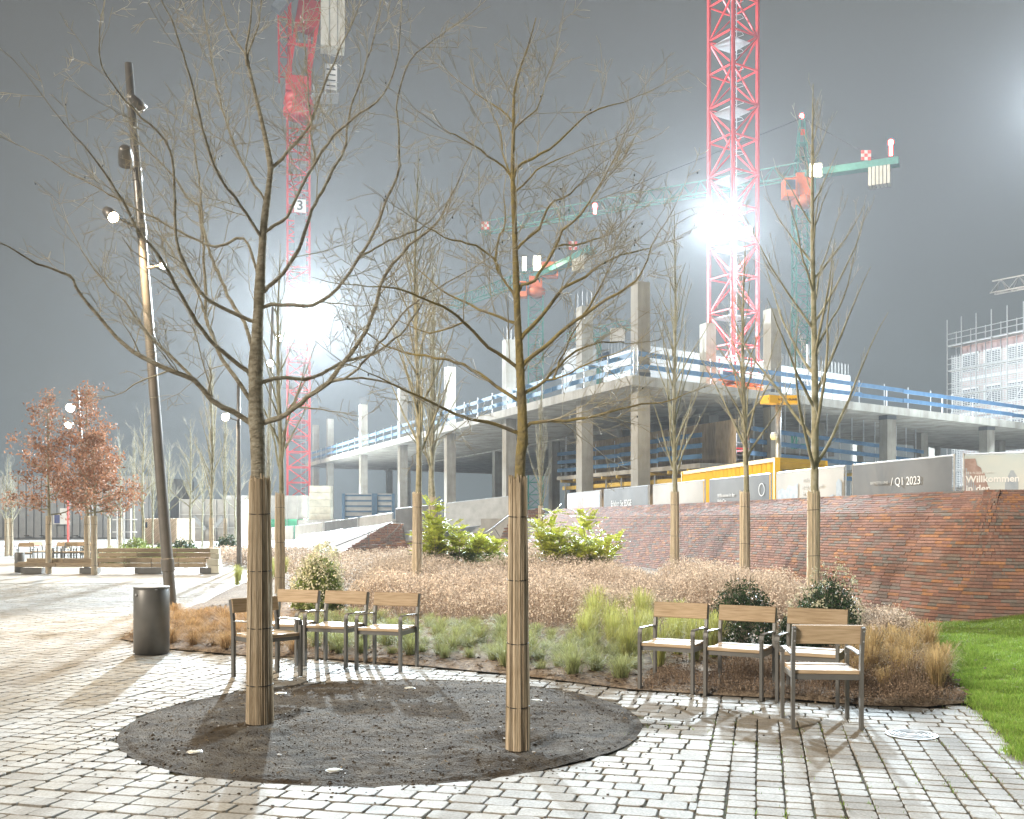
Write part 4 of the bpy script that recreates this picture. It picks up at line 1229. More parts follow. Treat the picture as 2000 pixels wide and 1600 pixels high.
# --- teal tower cranes
def lattice_jib(mb, p, q, w, h, seg, ch, br):
    p, q = Vector(p), Vector(q); d = (q - p); L = d.length; d.normalize()
    sd = d.cross(Vector((0, 0, 1))).normalized(); up = Vector((0, 0, 1))
    n_ = int(L / seg)
    A = lambda s: p + d * s + sd * w / 2; B = lambda s: p + d * s - sd * w / 2; T = lambda s: p + d * s + up * h
    mb.beam(A(0), A(L), ch); mb.beam(B(0), B(L), ch); mb.beam(T(0), T(L - seg / 2), ch)
    for i in range(n_):
        s0, s1 = L * i / n_, L * (i + 1) / n_; sm = (s0 + s1) / 2
        mb.beam(A(s0), T(sm), br); mb.beam(T(sm), A(s1), br); mb.beam(B(s0), T(sm), br); mb.beam(T(sm), B(s1), br); mb.beam(A(s0), B(s1), br)
def teal_crane(label, px, Y, zj, tip, tail, w, base_z, mast_to, light_px, apex=True, cab_side=-1, plate_tip=True, scale=1.0):
    X = (px - 1000) / FPX * Y
    t = thing('tower_crane', label, 'crane', (X, Y, base_z), 0)
    O = Vector((X, Y, base_z))
    hz = mast_to - base_z; n_ = max(4, int(hz / 4.5)); sh_ = hz / n_
    me = mast_section_mesh(w, sh_, .16, .09, 3, 'teal_paint')
    for k in range(n_): link('mast_section', me, t, (0, 0, k * sh_))
    MB().lathe([(w * .55, hz), (w * .7, hz + .4), (w * .7, hz + .9), (w * .6, hz + 1.1)], 18).build('slewing_ring', 'orange_paint', t, True)
    MB().box((0, 0, hz + (zj - mast_to) * .5 + .5), (w * .9, w * .9, zj - mast_to - .6)).build('turret', 'orange_paint', t)
    cz = zj - base_z
    MB().box((cab_side * w * .95, -.6, cz - 1.6), (1.3, 1.5, 2.0)).build('cabin', 'orange_paint', t)
    MB().box((cab_side * w * .95, -1.37, cz - 1.35), (1.05, .04, 1.1)).build('cabin_window', 'dark_glass', t)
    j = MB(); lattice_jib(j, Vector((0, 0, cz)), Vector(tip) - O, 1.3, 1.6, 2.2, .13, .075); j.build('jib', 'teal_paint', t)
    tl = Vector(tail) - O
    MB().beam((0, 0, cz + .1), tl, 1.3, .75).build('counter_jib', 'teal_paint', t)
    dd = tl.copy(); dd.z = 0; dd.normalize()
    for k in range(6):
        c_ = tl - dd * (1.0 + .38 * k)
        MB().box((c_.x, c_.y, tl.z - 1.3), (.30, 1.3, 2.0), rot=(0, 0, math.atan2(dd.y, dd.x))).build('counterweight', 'weight', t)
    if apex:
        az = cz + 6.5
        for sx in (-.5, .5):
            for sy in (-.5, .5): MB().beam((sx * w * .8, sy * w * .8, cz), (sx * .4, sy * .4, az), .14).build('apex_leg', 'teal_paint', t)
        for f in (.3, .55, .8): MB().box((0, 0, cz + 6.5 * f), (w * .8 * (1 - f) + .5, w * .8 * (1 - f) + .5, .1)).build('apex_tie', 'teal_paint', t)
        MB().tube([(0, 0, az), tl + Vector((0, 0, .4)) - dd * 2], .05, 4).build('tie_rope', 'black', t)
        tp = Vector(tip) - O
        MB().tube([(0, 0, az), tp * .62 + Vector((0, 0, cz * .38 + 1.4))], .05, 4).build('tie_rope', 'black', t)
        MB().box((0, -.3, az - 1.6), (.8, .05, .8)).build('warning_plate', 'red_band', t)
        MB().lathe([(.22, az), (.25, az + .3), (.1, az + .5)], 10).build('warning_lamp', 'lens_red', t)
    # checkered plates
    for c_ in ([tl - dd * 3.6 + Vector((0, -.75, 1.0))] + ([Vector(tip) - O + Vector((.6, -.8, .9))] if plate_tip else [])):
        for a in range(3):
            for b in range(3):
                MB().box((c_.x + (a - 1) * .36, c_.y, c_.z + (b - 1) * .36), (.355, .04, .355)).build('plate_square', 'red_band' if (a + b) % 2 == 0 else 'white_paint', t)
    return t, O, cz
Y3 = 111.0; zj3 = EYE + (HOR - 345) / FPX * Y3
t3, O3, cz3 = teal_crane('teal tower crane with peak and long jib behind the tallest roadside tree', 1566, Y3, zj3,
                 P(940, 457, 136), P(1756, 316, 106.5), 1.7, GZ, EYE + (HOR - 405) / FPX * Y3, 1595)
q_ = P(1740, 282, 106.8) - O3
MB().lathe([(.18, -1.2), (.18, -.1), (.28, 0), (.28, .35), (.12, .5)], 10, (q_.x, q_.y, q_.z)).build('warning_lamp', 'lens_red', t3)
q_ = P(1162, 405, 123) - O3
MB().lathe([(.18, -.8), (.18, -.1), (.28, 0), (.28, .35), (.12, .5)], 10, (q_.x, q_.y, q_.z)).build('warning_lamp', 'lens_red', t3)
Y4 = 132.0; zj4 = EYE + (HOR - 545) / FPX * Y4
t4, O4, cz4 = teal_crane('low teal tower crane with orange housing seen behind the mossy tree', 1046, Y4, zj4,
                 P(884, 603, 160), P(1158, 487, 124), 1.9, GZ, EYE + (HOR - 580) / FPX * Y4, 1048, apex=False, plate_tip=False)
p = P(1072, 528, 131) - O4; MB().box((p.x, p.y, p.z), (1.9, 1.4, 1.9)).build('winch_house', 'orange_paint', t4)
p = P(1088, 528, 130) - O4; MB().box((p.x, p.y, p.z), (.2, 1.6, 1.9)).build('winch_side', 'orange_paint', t4)
q_ = P(992, 585, 140) - O4
MB().tube([q_, q_ - Vector((0, 0, 9))], .06, 4).build('hoist_rope', 'black', t4); MB().box(tuple(q_ - Vector((0, 0, 9.3))), (.4, .4, .8)).build('hook_block', 'red_band', t4)
# far crane arm between the columns and pale jib tip at the picture edge
def arm(name, label, p, q, m, w=1.2, h=1.4):
    base = Vector(((q.x + p.x) / 2, (q.y + p.y) / 2, p.z))
    t = thing(name, label, 'crane', base)
    j = MB(); lattice_jib(j, p - base, q - base, w, h, 2.0, .14, .08); j.build('jib', m, t)
    return t, base
t5, b5 = arm('tower_crane', 'distant teal crane arm between the bare columns', P(1105, 668, 175), P(1235, 640, 168), 'teal_paint')
MB().beam(P(1165, 662, 172) - b5, P(1165, 1000, 172) - b5, 1.6, 1.6).build('mast', 'teal_paint', t5)
MB().box(tuple(P(1206, 655, 169) - b5), (2.4, 1.4, 2.2)).build('counterweight', 'weight', t5)
t6, b6 = arm('tower_crane', 'pale lattice jib tip of a crane entering above the scaffolded building', P(1938, 574, 120), P(2120, 540, 112), 'galv', 1.2, 1.5)
MB().beam(P(2110, 540, 112) - b6, P(2110, 1000, 112) - b6, 1.6, 1.6).build('mast', 'galv', t6)

# ================================================================ scaffolded building at the right edge
sb = thing('scaffolded_building', 'pinkish brick building wrapped in white netted scaffolding at the right edge', 'building')
A_ = P(1850, 1018, 92); B_ = P(2140, 1018, 78)
d = Vector((B_.x - A_.x, B_.y - A_.y, 0)); L = d.length; d.normalize(); nb = Vector((-d.y, d.x, 0))
if nb.y < 0: nb = -nb
zt = EYE + (HOR - 676) / FPX * 92
base = [A_ + nb * 1.6, B_ + nb * 1.6, B_ + nb * 14, A_ + nb * 14]
MB().prism([(p.x, p.y) for p in base], GZ, zt).build('wall', 'facade_pink', sb)
st_h = (zt - GZ) / 5
for k in range(5):
    z = GZ + st_h * k
    MB().beam(Vector((*(A_ + nb * 1.52).xy, z + .1)), Vector((*(B_ + nb * 1.52).xy, z + .1)), .12, .25).build('band', 'white_paint', sb)
    for i in range(6):
        c_ = A_ + nb * 1.55 + d * (L * (i + .5) / 6)
        f = link('window', MB().box((0, 0, 0), (1.9, .12, st_h * .55)).mesh('window', 'white_paint'), sb, (c_.x, c_.y, z + st_h * .5)); f.rotation_euler = (0, 0, math.atan2(d.y, d.x))
        MB().box((0, -.065, 0), (1.7, .03, st_h * .47)).build('pane', 'dark_glass', f)
ns = 9
for i in range(ns + 1):
    for o_ in (0, 1.1):
        c_ = A_ + d * (L * i / ns) + nb * o_
        MB().tube([Vector((*c_.xy, GZ)), Vector((*c_.xy, zt + (2.4 if o_ == 0 else 1.4)))], .05, 5).build('scaffold_pole', 'galv', sb)
for k in range(1, 9):
    z = GZ + (zt - GZ) * k / 7.0
    if z > zt + 2.2: break
    for dz in (0, .55, 1.05):
        MB().tube([Vector((*A_.xy, z + dz)), Vector((*B_.xy, z + dz))], .04, 4).build('scaffold_rail', 'galv', sb)
    if k < 8: MB().beam(Vector((*(A_ + nb * .55).xy, z - .05)), Vector((*(B_ + nb * .55).xy, z - .05)), .95, .08).build('scaffold_deck', 'white_paint', sb)
    MB().tube([Vector((*A_.xy, z)), Vector((*(A_ + nb * 1.1).xy, z))], .04, 4).build('scaffold_rail', 'galv', sb)
for i in range(0, ns, 2):
    for k in range(0, 6, 2):
        p_ = A_ + d * (L * i / ns); q_ = A_ + d * (L * (i + 1) / ns); z0 = GZ + (zt - GZ) * k / 7; z1 = GZ + (zt - GZ) * (k + 1) / 7
        MB().tube([Vector((*p_.xy, z0)), Vector((*q_.xy, z1))], .035, 4).build('scaffold_brace', 'galv', sb)
# netting: an open weave of real strands on the lower lifts
net = MB(); zn = zt - 1.0
for k in range(int((zn - GZ) / .16)):
    z = GZ + .16 * k
    a_, b_ = A_ + d * .6 - nb * .06, B_ - nb * .06
    net.add([Vector((*a_.xy, z)), Vector((*b_.xy, z)), Vector((*b_.xy, z + .06)), Vector((*a_.xy, z + .06))], [(0, 1, 2, 3)])
for i in range(int(L / .3)):
    a_ = A_ + d * (.6 + .3 * i) - nb * .07
    net.add([Vector((*a_.xy, GZ)), Vector((*(a_ + d * .06).xy, GZ)), Vector((*(a_ + d * .06).xy, zn)), Vector((*a_.xy, zn))], [(0, 1, 2, 3)])
tag(net.build('netting', 'net', sb), kind='stuff')

# ================================================================ far left background
t = thing('grey_hall', 'long grey clad hall with small windows behind the brown-leaved oaks', 'building', (0, 0, 0))
def facebox(mb, x0, x1, py0, py1, Y, th):
    a, b = P(x0, py1, Y), P(x1, py0, Y)
    mb.box(((a.x + b.x) / 2, Y + th / 2, (a.z + b.z) / 2), (b.x - a.x, th, b.z - a.z)); return mb
facebox(MB(), -60, 300, 930, 1090, 95, 12).build('wall', 'container_grey', t)
for k in range(24):
    x = -55 + k * 15
    facebox(MB(), x, x + .6, 931, 1080, 94.95, .05).build('seam', 'joint_dark', t)
facebox(MB(), -60, 300, 1050, 1052, 94.9, .1).build('ledge', 'joint_dark', t)
for x in (47, 74):
    f = facebox(MB(), x, x + 12, 1056, 1064, 94.8, .2).build('window', 'white_paint', t)
    facebox(MB(), x + 1.2, x + 10.5, 1057.2, 1062.8, 94.75, .1).build('pane', 'dark_glass', f)
f = facebox(MB(), 104, 123, 1004, 1024, 94.8, .2).build('poster', 'white_paint', t)
facebox(MB(), 106, 121, 1006, 1022, 94.75, .1).build('poster_print', 'letter_blue', f)
for x in (47, 77, 124, 143): facebox(MB(), x, x + 8, 1045.8, 1047, 94.7, .2).build('vent', 'black', t)
t = thing('timber_hut', 'pale hut clad in diagonal timber boards behind the left shrubs', 'hut')
facebox(MB(), 281, 346, 1013, 1090, 72, 4).build('wall', 'plank_pale', t)
x0w, x1w = P(281, 1018, 72).x, P(346, 1018, 72).x; zb, ztp = .0, P(300, 1013, 72).z
for k in range(34):
    off_ = -3.0 + k * .17
    p_, q_ = Vector((x0w + off_, 71.94, zb)), Vector((x0w + off_ + (ztp - zb), 71.94, ztp))
    # clip to hut front
    def clipx(p_, q_, lo, hi):
        if q_.x <= lo or p_.x >= hi: return None
        if p_.x < lo: p_ = p_ + (q_ - p_) * ((lo - p_.x) / (q_.x - p_.x))
        if q_.x > hi: q_ = p_ + (q_ - p_) * ((hi - p_.x) / (q_.x - p_.x))
        return p_, q_
    r_ = clipx(p_, q_, x0w, x1w)
    if r_: MB().beam(r_[0], r_[1], .05, .085, up=(0, -1, .01)).build('board', 'plank_pale', t)
facebox(MB(), 284, 287, 1020, 1031, 71.85, .05).build('window', 'dark_glass', t)
t = thing('site_cabin', 'pale stacked site cabins with diagonal braces behind the slim poplars', 'cabin')
facebox(MB(), 350, 470, 975, 1092, 84, 6).build('wall', 'panel_skin', t)
for x in (350, 372, 396, 420, 444): facebox(MB(), x, x + 1.2, 976, 1092, 83.9, .1).build('seam', 'letter_grey', t)
for y in (1004, 1030): facebox(MB(), 350, 470, y, y + 1.5, 83.85, .1).build('ledge', 'letter_grey', t)
MB().beam(P(378, 1010, 83.4), P(402, 1034, 83.4), .14, .3).build('brace', 'container_grey', t)
MB().beam(P(435, 1010, 83.4), P(420, 1030, 83.4), .14, .3).build('brace', 'container_grey', t)
t = thing('tarpaulin_shed', 'white and green sheeted shed beside the thick left trunk', 'shed')
facebox(MB(), 440, 600, 968, 1014, 90, 6).build('upper_sheet', 'panel_skin', t)
facebox(MB(), 438, 602, 1014.2, 1092, 89.9, 6.3).build('lower_sheet', 'green_tarp', t)
for x in range(440, 600, 20): facebox(MB(), x, x + .8, 968, 1090, 89.8, .08).build('pole', 'galv', t)
t = thing('barrier_band', 'red and white site barrier running below the grey hall', 'barrier')
for k in range(26):
    facebox(MB(), -20 + k * 8, -20 + k * 8 + 7.7, 1066, 1071, 66, .08).build('board', 'red_band' if k % 2 else 'white_paint', t)
for k in range(9): facebox(MB(), -20 + k * 24, -20 + k * 24 + 1.2, 1064, 1078, 65.9, .08).build('post', 'galv', t)
t = thing('flag_pole', 'slim red pole in front of the grey hall', 'pole', (P(133, 1075, 62).x, 62, 0))
MB().tube([(0, 0, -.2), (0, 0, EYE + (HOR - 940) / FPX * 62)], .07, 8).build('pole', 'red_band', t)
MB().box((0, 0, .05), (.5, .5, .3)).build('foot', 'concrete', t)
MB().box((-.28, 0, 1.9), (.45, .03, 1.0)).build('flag', 'white_paint', t)
for px_, lab in ((229, 'white scaffold frame between the hut and the hall, nearer the oaks'), (243, 'white scaffold frame between the hut and the hall, nearer the hut')):
    t = thing('white_frame', lab, 'frame', (P(px_, 1018, 64).x, 64, 0))
    for x in (0, .42): MB().tube([(x, 0, 0), (x, 0, 2.4)], .05, 6).build('post', 'white_paint', t)
    for z in (.9, 1.7): MB().tube([(-.3, 0, z), (.8, 0, z)], .04, 6).build('bar', 'white_paint', t)

# ================================================================ trees
_fc = {}
def tube_faces(n, k):
    if (n, k) not in _fc:
        i = np.arange(n - 1)[:, None]; j = np.arange(k)[None]
        a = i * k + j; b = i * k + (j + 1) % k
        _fc[(n, k)] = np.stack([a, b, b + k, a + k], -1).reshape(-1, 4)
    return _fc[(n, k)]
class Twigs:
    def __init__(s): s.V, s.F, s.o = [], [], 0
    def add(s, pts, rad, k=4, bumpy=0.0, r=None):
        pts = np.asarray(pts, float); n = len(pts); rad = np.asarray(rad, float)
        t = np.gradient(pts, axis=0); t /= np.maximum(np.linalg.norm(t, axis=1, keepdims=True), 1e-9)
        m = np.abs(t.mean(0)); ref = np.zeros(3); ref[int(np.argmin(m))] = 1
        a = ref - t * (t @ ref)[:, None]; a /= np.maximum(np.linalg.norm(a, axis=1, keepdims=True), 1e-9)
        b = np.cross(t, a)
        th = np.arange(k) * 2 * np.pi / k
        rr = rad[:, None] * np.ones((1, k))
        if bumpy and r is not None: rr = rr * (1 + bumpy * r.normal(size=(n, k)))
        v = pts[:, None, :] + rr[..., None] * (a[:, None, :] * np.cos(th)[None, :, None] + b[:, None, :] * np.sin(th)[None, :, None])
        s.V.append(v.reshape(-1, 3)); s.F.append(tube_faces(n, k) + s.o); s.o += n * k
    def build(s, name, m, parent, smooth=True):
        return link(name, s.mesh(name, m, smooth), parent)
    def mesh(s, name, m, smooth=True):
        return arr_mesh(name, np.vstack(s.V), np.vstack(s.F), m, smooth)
def smooth_path(pts, step):
    pts = [np.asarray(p, float) for p in pts]; out = []
    for i in range(len(pts) - 1):
        p0, p1, p2, p3 = pts[max(i - 1, 0)], pts[i], pts[i + 1], pts[min(i + 2, len(pts) - 1)]
        n = max(2, int(np.linalg.norm(p2 - p1) / step))
        for k in range(n):
            t = k / n
            out.append(.5 * (2 * p1 + (p2 - p0) * t + (2 * p0 - 5 * p1 + 4 * p2 - p3) * t * t + (3 * p1 - p0 - 3 * p2 + p3) * t ** 3))
    out.append(pts[-1]); return np.array(out)
def wander(start, d, L, n, wig, up, r):
    d = d / np.linalg.norm(d); pts = [start]; p = start.copy()
    for i in range(n):
        d = d + r.normal(size=3) * wig + np.array((0, 0, up)); d /= np.linalg.norm(d)
        p = p + d * L / n; pts.append(p.copy())
    return np.array(pts)
def sprout(tw, pts, r0, r1, level, r, o):
    """side shoots along a branch; o: density, angle, length ratio, up, wiggle"""
    n = len(pts); seg = np.linalg.norm(np.diff(pts, axis=0), axis=1); L = seg.sum()
    cum = np.concatenate([[0], np.cumsum(seg)])
    cnt = r.poisson(o['dens'][level] * L) if L > .04 else 0
    cnt = min(cnt, 60)
    for _ in range(cnt):
        f = r.uniform(o['from'][level], 1.0); s = f * L
        i = min(n - 2, int(np.searchsorted(cum, s) - 1)); i = max(i, 0)
        w = (s - cum[i]) / max(seg[i], 1e-9); p = pts[i] * (1 - w) + pts[i + 1] * w
        t = (pts[i + 1] - pts[i]) / max(seg[i], 1e-9)
        q = r.normal(size=3); q -= t * (q @ t); q /= max(np.linalg.norm(q), 1e-9)
        an = R(r.uniform(*o['ang'][level]))
        d = t * math.cos(an) + q * math.sin(an) + np.array((0, 0, o['lift'][level]))
        ln = o['len'][level] * r.uniform(.45, 1.25) * (1.15 - .55 * f)
        rad = (r0 + (r1 - r0) * f) * r.uniform(.30, .48); rad = max(rad, o['rmin'])
        m = 4 if level > 0 else 7
        c = wander(p, d, ln, m, o['wig'], o['up'], r)
        tip = o['rmin'] * .8
        tw.add(c, np.linspace(rad, tip, m + 1), 3 if level > 0 else 4)
        if level + 1 < len(o['dens']): sprout(tw, c, rad, tip, level + 1, r, o)

def reed_mesh(r0, r1, h, seed, nreed=None, wires=3, m='reed'):
    r = np.random.default_rng(seed); tw = Twigs()
    nreed = nreed or int(2 * math.pi * r0 / .0095)
    for layer in range(2):
        for i in range(nreed):
            a = 2 * math.pi * (i + r.uniform(-.35, .35)) / nreed
            da = r.normal() * .035
            zs = np.array((0, .3 * h, .62 * h, h + r.normal() * (.012 if r.random() < .85 else .03)))
            rr = r0 + (r1 - r0) * zs / h + r.normal() * .0025 - layer * .006 + .004 * np.sin(zs * 3 + i)
            aa = a + da * zs / h + layer * .03
            tw.add(np.stack([rr * np.cos(aa), rr * np.sin(aa), zs], -1), np.full(4, r.uniform(.0036, .0058)), 4)
    me = tw.mesh('reed_wrap', m, True)
    ws = []
    for z in np.linspace(.16, .86, wires) * h:
        wt = Twigs(); rad = r0 + (r1 - r0) * z / h + .006
        th = np.linspace(0, 2 * math.pi, 25)
        wt.add(np.stack([rad * np.cos(th), rad * np.sin(th), np.full(25, z) + .006 * np.sin(th)], -1), np.full(25, .0036), 5)
        ws.append(wt.mesh('wrap_wire', 'wire', True))
    return me, ws
def add_wrap(t, wrap):
    w = link('reed_wrap', wrap[0], t)
    for m_ in wrap[1]: link('wrap_wire', m_, w)

OBIG = dict(dens=(5.0, 10, 10.0), ang=((30, 62), (30, 65), (30, 70)), lift=(.22, .12, .06), len=(.66, .30, .13), rmin=.0021, wig=.13, up=.035)
OBIG['from'] = (.12, .1, .1)
def big_tree(name, label, foot, trunk, limbs, prof_r, wrap, bark, seed, nfruit=40):
    r = np.random.default_rng(seed)
    t = thing(name, label, 'tree', foot)
    Y0 = foot[1]; O = np.array(foot)
    def world(px, py, dy=0.0): return np.array(P(px, py, Y0 + dy)) - O
    tp = smooth_path([world(*p) for p in trunk], .08)
    tp[0] = (tp[0][0], tp[0][1], -.1)
    tw = Twigs(); n = len(tp)
    f = np.linspace(0, 1, n)
    rad = np.interp(tp[:, 2], [(EYE + (HOR - a_) / FPX * Y0) for a_, b_ in prof_r], [b_ for a_, b_ in prof_r])
    rad = rad * (1 + .05 * np.sin(f * 60) * (f > .2) + .03 * r.normal(size=n))
    tw.add(tp, rad, 14, .02, r)
    fine = Twigs(); frp = []; joints = [tp]
    for (pts, rb, dep) in limbs:
        pp = []; acc = 0.0
        for i, (px, py) in enumerate(pts):
            if i: acc += math.hypot(px - pts[i - 1][0], py - pts[i - 1][1]) / FPX * Y0
            pp.append(world(px, py, dep * acc + .10 * math.sin(acc * 2.2 + dep * 9) * min(1, acc)))
        allp = np.vstack(joints); tgt = pp[0] - .10 * (pp[1] - pp[0]) / max(np.linalg.norm(pp[1] - pp[0]), 1e-6) - np.array((0, 0, .02))
        pp.insert(0, allp[int(np.argmin(np.linalg.norm(allp - tgt, axis=1)))])
        c = smooth_path(pp, .07); m = len(c); joints.append(c); rb = rb * .64
        c[1:] += r.normal(size=(m - 1, 3)) * .004
        rr = np.linspace(rb, .0045, m) ** 1.0
        rr = rb * (1 - np.linspace(0, 1, m)) ** .75 + .003
        tw.add(c, rr, 8 if rb > .012 else 6, .03, r)
        sprout(fine, c, rb, .004, 0, r, OBIG)
        # continuation at the tip
        d = c[-1] - c[-3]
        e = wander(c[-1], d, .5, 6, .12, .05, r); fine.add(e, np.linspace(.0038, .0015, 7), 4); sprout(fine, e, .004, .002, 1, r, OBIG)
        for _ in range(4): frp.append(c[r.integers(m // 2, m)])
    up = tp[int(n * .45):]; sprout(fine, up, .012, .004, 0, r, dict(OBIG, dens=(2.6, 7, 8)))
    tw.build('trunk', bark, t); fine.build('crown', 'twig', t)
    # small dark cones hanging in the crown
    V = []; fv = np.vstack(fine.V)
    for k in range(nfruit):
        b = fv[r.integers(len(fv))] - np.array((0, 0, .012))
        V.append(ico * np.array((.006, .006, .009)) + b)
    F = (icf[None] + (np.arange(nfruit) * 12)[:, None, None]).reshape(-1, 3)
    tag(link('cones', arr_mesh('cones', np.vstack(V), F, 'black'), t), kind='stuff')
    add_wrap(t, reed_mesh(wrap[0], wrap[1], wrap[2], seed, wires=4))
    return t
T1L = [  # traced limbs of the thick left tree: picture path, base radius, depth slope
 ([(480,819),(455,805),(413,780),(378,742),(343,728),(297,707),(245,675),(210,637),(175,598),(147,560),(136,539),(70,514),(21,483),(-20,470)], .034, -.25),
 ([(378,742),(332,693),(301,665),(262,616),(245,588),(217,567),(180,520),(150,470)], .018, .35),
 ([(481,770),(458,735),(434,703),(420,668),(402,619),(402,581),(395,462),(388,402),(364,385),(343,350),(297,301),(266,273),(245,241)], .024, .45),
 ([(483,724),(434,686),(395,646),(367,598),(343,560),(336,539),(308,497),(273,455),(200,330),(120,235)], .026, -.5),
 ([(490,675),(479,630),(458,602),(437,560),(402,465),(388,343),(376,245),(380,170)], .022, .6),
 ([(490,626),(455,612),(409,588),(385,560),(345,470),(333,297),(262,215),(200,130),(196,52)], .021, -.35),
 ([(505,540),(476,465),(420,483),(350,452),(250,400),(150,345),(75,300)], .016, .2),
 ([(513,470),(470,400),(420,330),(395,250),(370,150),(335,40),(300,-30)], .018, -.45),
 ([(522,400),(480,330),(440,230),(410,100),(395,-20)], .014, .4),
 ([(514,826),(560,808),(612,766),(645,746),(684,690),(715,645),(733,596),(750,540),(785,498),(817,466),(852,438),(873,400),(905,330)], .031, -.3),
 ([(645,746),(705,739),(768,750),(810,774),(850,800)], .014, .4),
 ([(514,745),(560,738),(595,742),(630,728),(680,704),(729,690),(782,652),(824,592),(850,530)], .022, .5),
 ([(531,595),(610,595),(658,564),(702,503),(728,459),(750,402),(780,324),(776,210),(800,120),(860,70)], .020, -.15),
 ([(524,560),(553,534),(584,486),(610,411),(654,328),(676,284),(684,219),(728,87),(745,-10)], .022, .45),
 ([(536,442),(562,424),(579,385),(614,319),(662,254),(759,171),(785,44)], .017, -.5),
 ([(527,330),(549,310),(575,284),(606,240),(640,150),(700,20)], .020, .25),
 ([(481,109),(466,87),(444,52),(428,-20)], .014, .3), ([(481,109),(490,44),(492,-30)], .014, -.2), ([(484,115),(505,44),(511,-30)], .013, .5),
 ([(614,319),(608,260),(600,150),(590,40)], .010, .3), ([(420,668),(380,560),(330,480),(290,400)], .012, .9),
 ([(645,746),(690,730),(750,660),(800,600),(860,560),(930,520)], .014, -.8), ([(702,503),(760,470),(830,440),(900,360)], .010, .7),
]
def tree_one():
    return big_tree('bare_tree', 'thick bare tree with reed-wrapped trunk, left one in the soil circle', (-2.0, 7.92, 0),
        [(508,1412),(505,940),(500,780),(501,690),(510,520),(516,437),(527,350),(527,315),(509,227),(494,166),(481,109)],
        T1L, [(1412, .075), (940, .060), (790, .060), (700, .052), (600, .043), (437, .028), (315, .023), (166, .014), (109, .011)], (.102, .074, 1.93), 'bark', 41)
tree_one()
T2L = [
 ([(1010,848),(971,830),(915,818),(870,799),(824,778),(768,753),(720,725)], .019, -.4),
 ([(1027,834),(1051,822),(1107,820),(1146,816),(1230,795),(1293,785),(1340,770)], .018, -.2),
 ([(1010,783),(971,757),(936,729),(890,708),(831,694),(768,683),(700,640)], .018, .5),
 ([(1029,764),(1065,743),(1090,715),(1125,687),(1174,669),(1225,672)], .016, .5),
 ([(1029,704),(1065,676),(1125,627),(1181,589),(1230,557),(1251,536),(1275,480)], .021, -.35),
 ([(1008,717),(971,690),(939,666),(908,631),(880,606),(824,582),(775,563),(720,560)], .019, -.45),
 ([(1006,633),(957,613),(915,596),(887,582),(859,564),(810,520)], .014, .5),
 ([(1023,652),(1058,617),(1086,582),(1097,564),(1142,540),(1195,505),(1272,484)], .020, .35),
 ([(1020,557),(1044,547),(1065,515),(1086,484),(1100,452),(1135,417),(1165,370),(1200,310)], .016, -.3),
 ([(1002,571),(981,540),(967,508),(976,459),(988,435),(985,380)], .013, .4),
 ([(966,505),(929,480),(897,473),(866,463),(831,442)], .010, -.3),
 ([(1017,477),(1052,446),(1065,415),(1082,394),(1113,380),(1160,330)], .013, .5),
 ([(1006,376),(1038,345),(1060,324),(1109,302)], .010, -.5),
 ([(1008,332),(1039,310),(1074,293),(1109,262),(1130,236),(1170,214),(1218,201)], .013, .2),
 ([(995,341),(969,315),(938,293),(903,271),(877,262)], .011, -.4),
 ([(1001,240),(977,214),(942,192),(920,175)], .008, .4), ([(1008,249),(1047,214),(1060,180)], .008, -.4),
 ([(1001,350),(985,310),(977,262),(964,227)], .008, .6), ([(1125,627),(1150,600),(1180,545),(1200,500)], .009, .6),
 ([(1065,743),(1100,735),(1150,712),(1200,690)], .009, -.7), ([(1090,715),(1120,650),(1150,600)], .008, .9),
 ([(1086,484),(1120,476),(1160,470),(1200,450)], .008, .6), ([(908,631),(880,640),(840,650),(790,630)], .009, .7),
]
big_tree('bare_tree', 'slimmer bare tree with mossy reed-wrapped trunk, right one in the soil circle', (.042, 7.01, 0),
         [(1012,1463),(1015,945),(1021,850),(1015,700),(1010,600),(1006,480),(1004,415),(1001,341),(1003,250),(1004,184),(1017,131),(1030,96),(1047,35)],
         T2L, [(1463, .055), (930, .040), (840, .037), (700, .028), (520, .022), (341, .015), (184, .009), (35, .003)], (.078, .058, 1.90), 'bark_moss', 42)

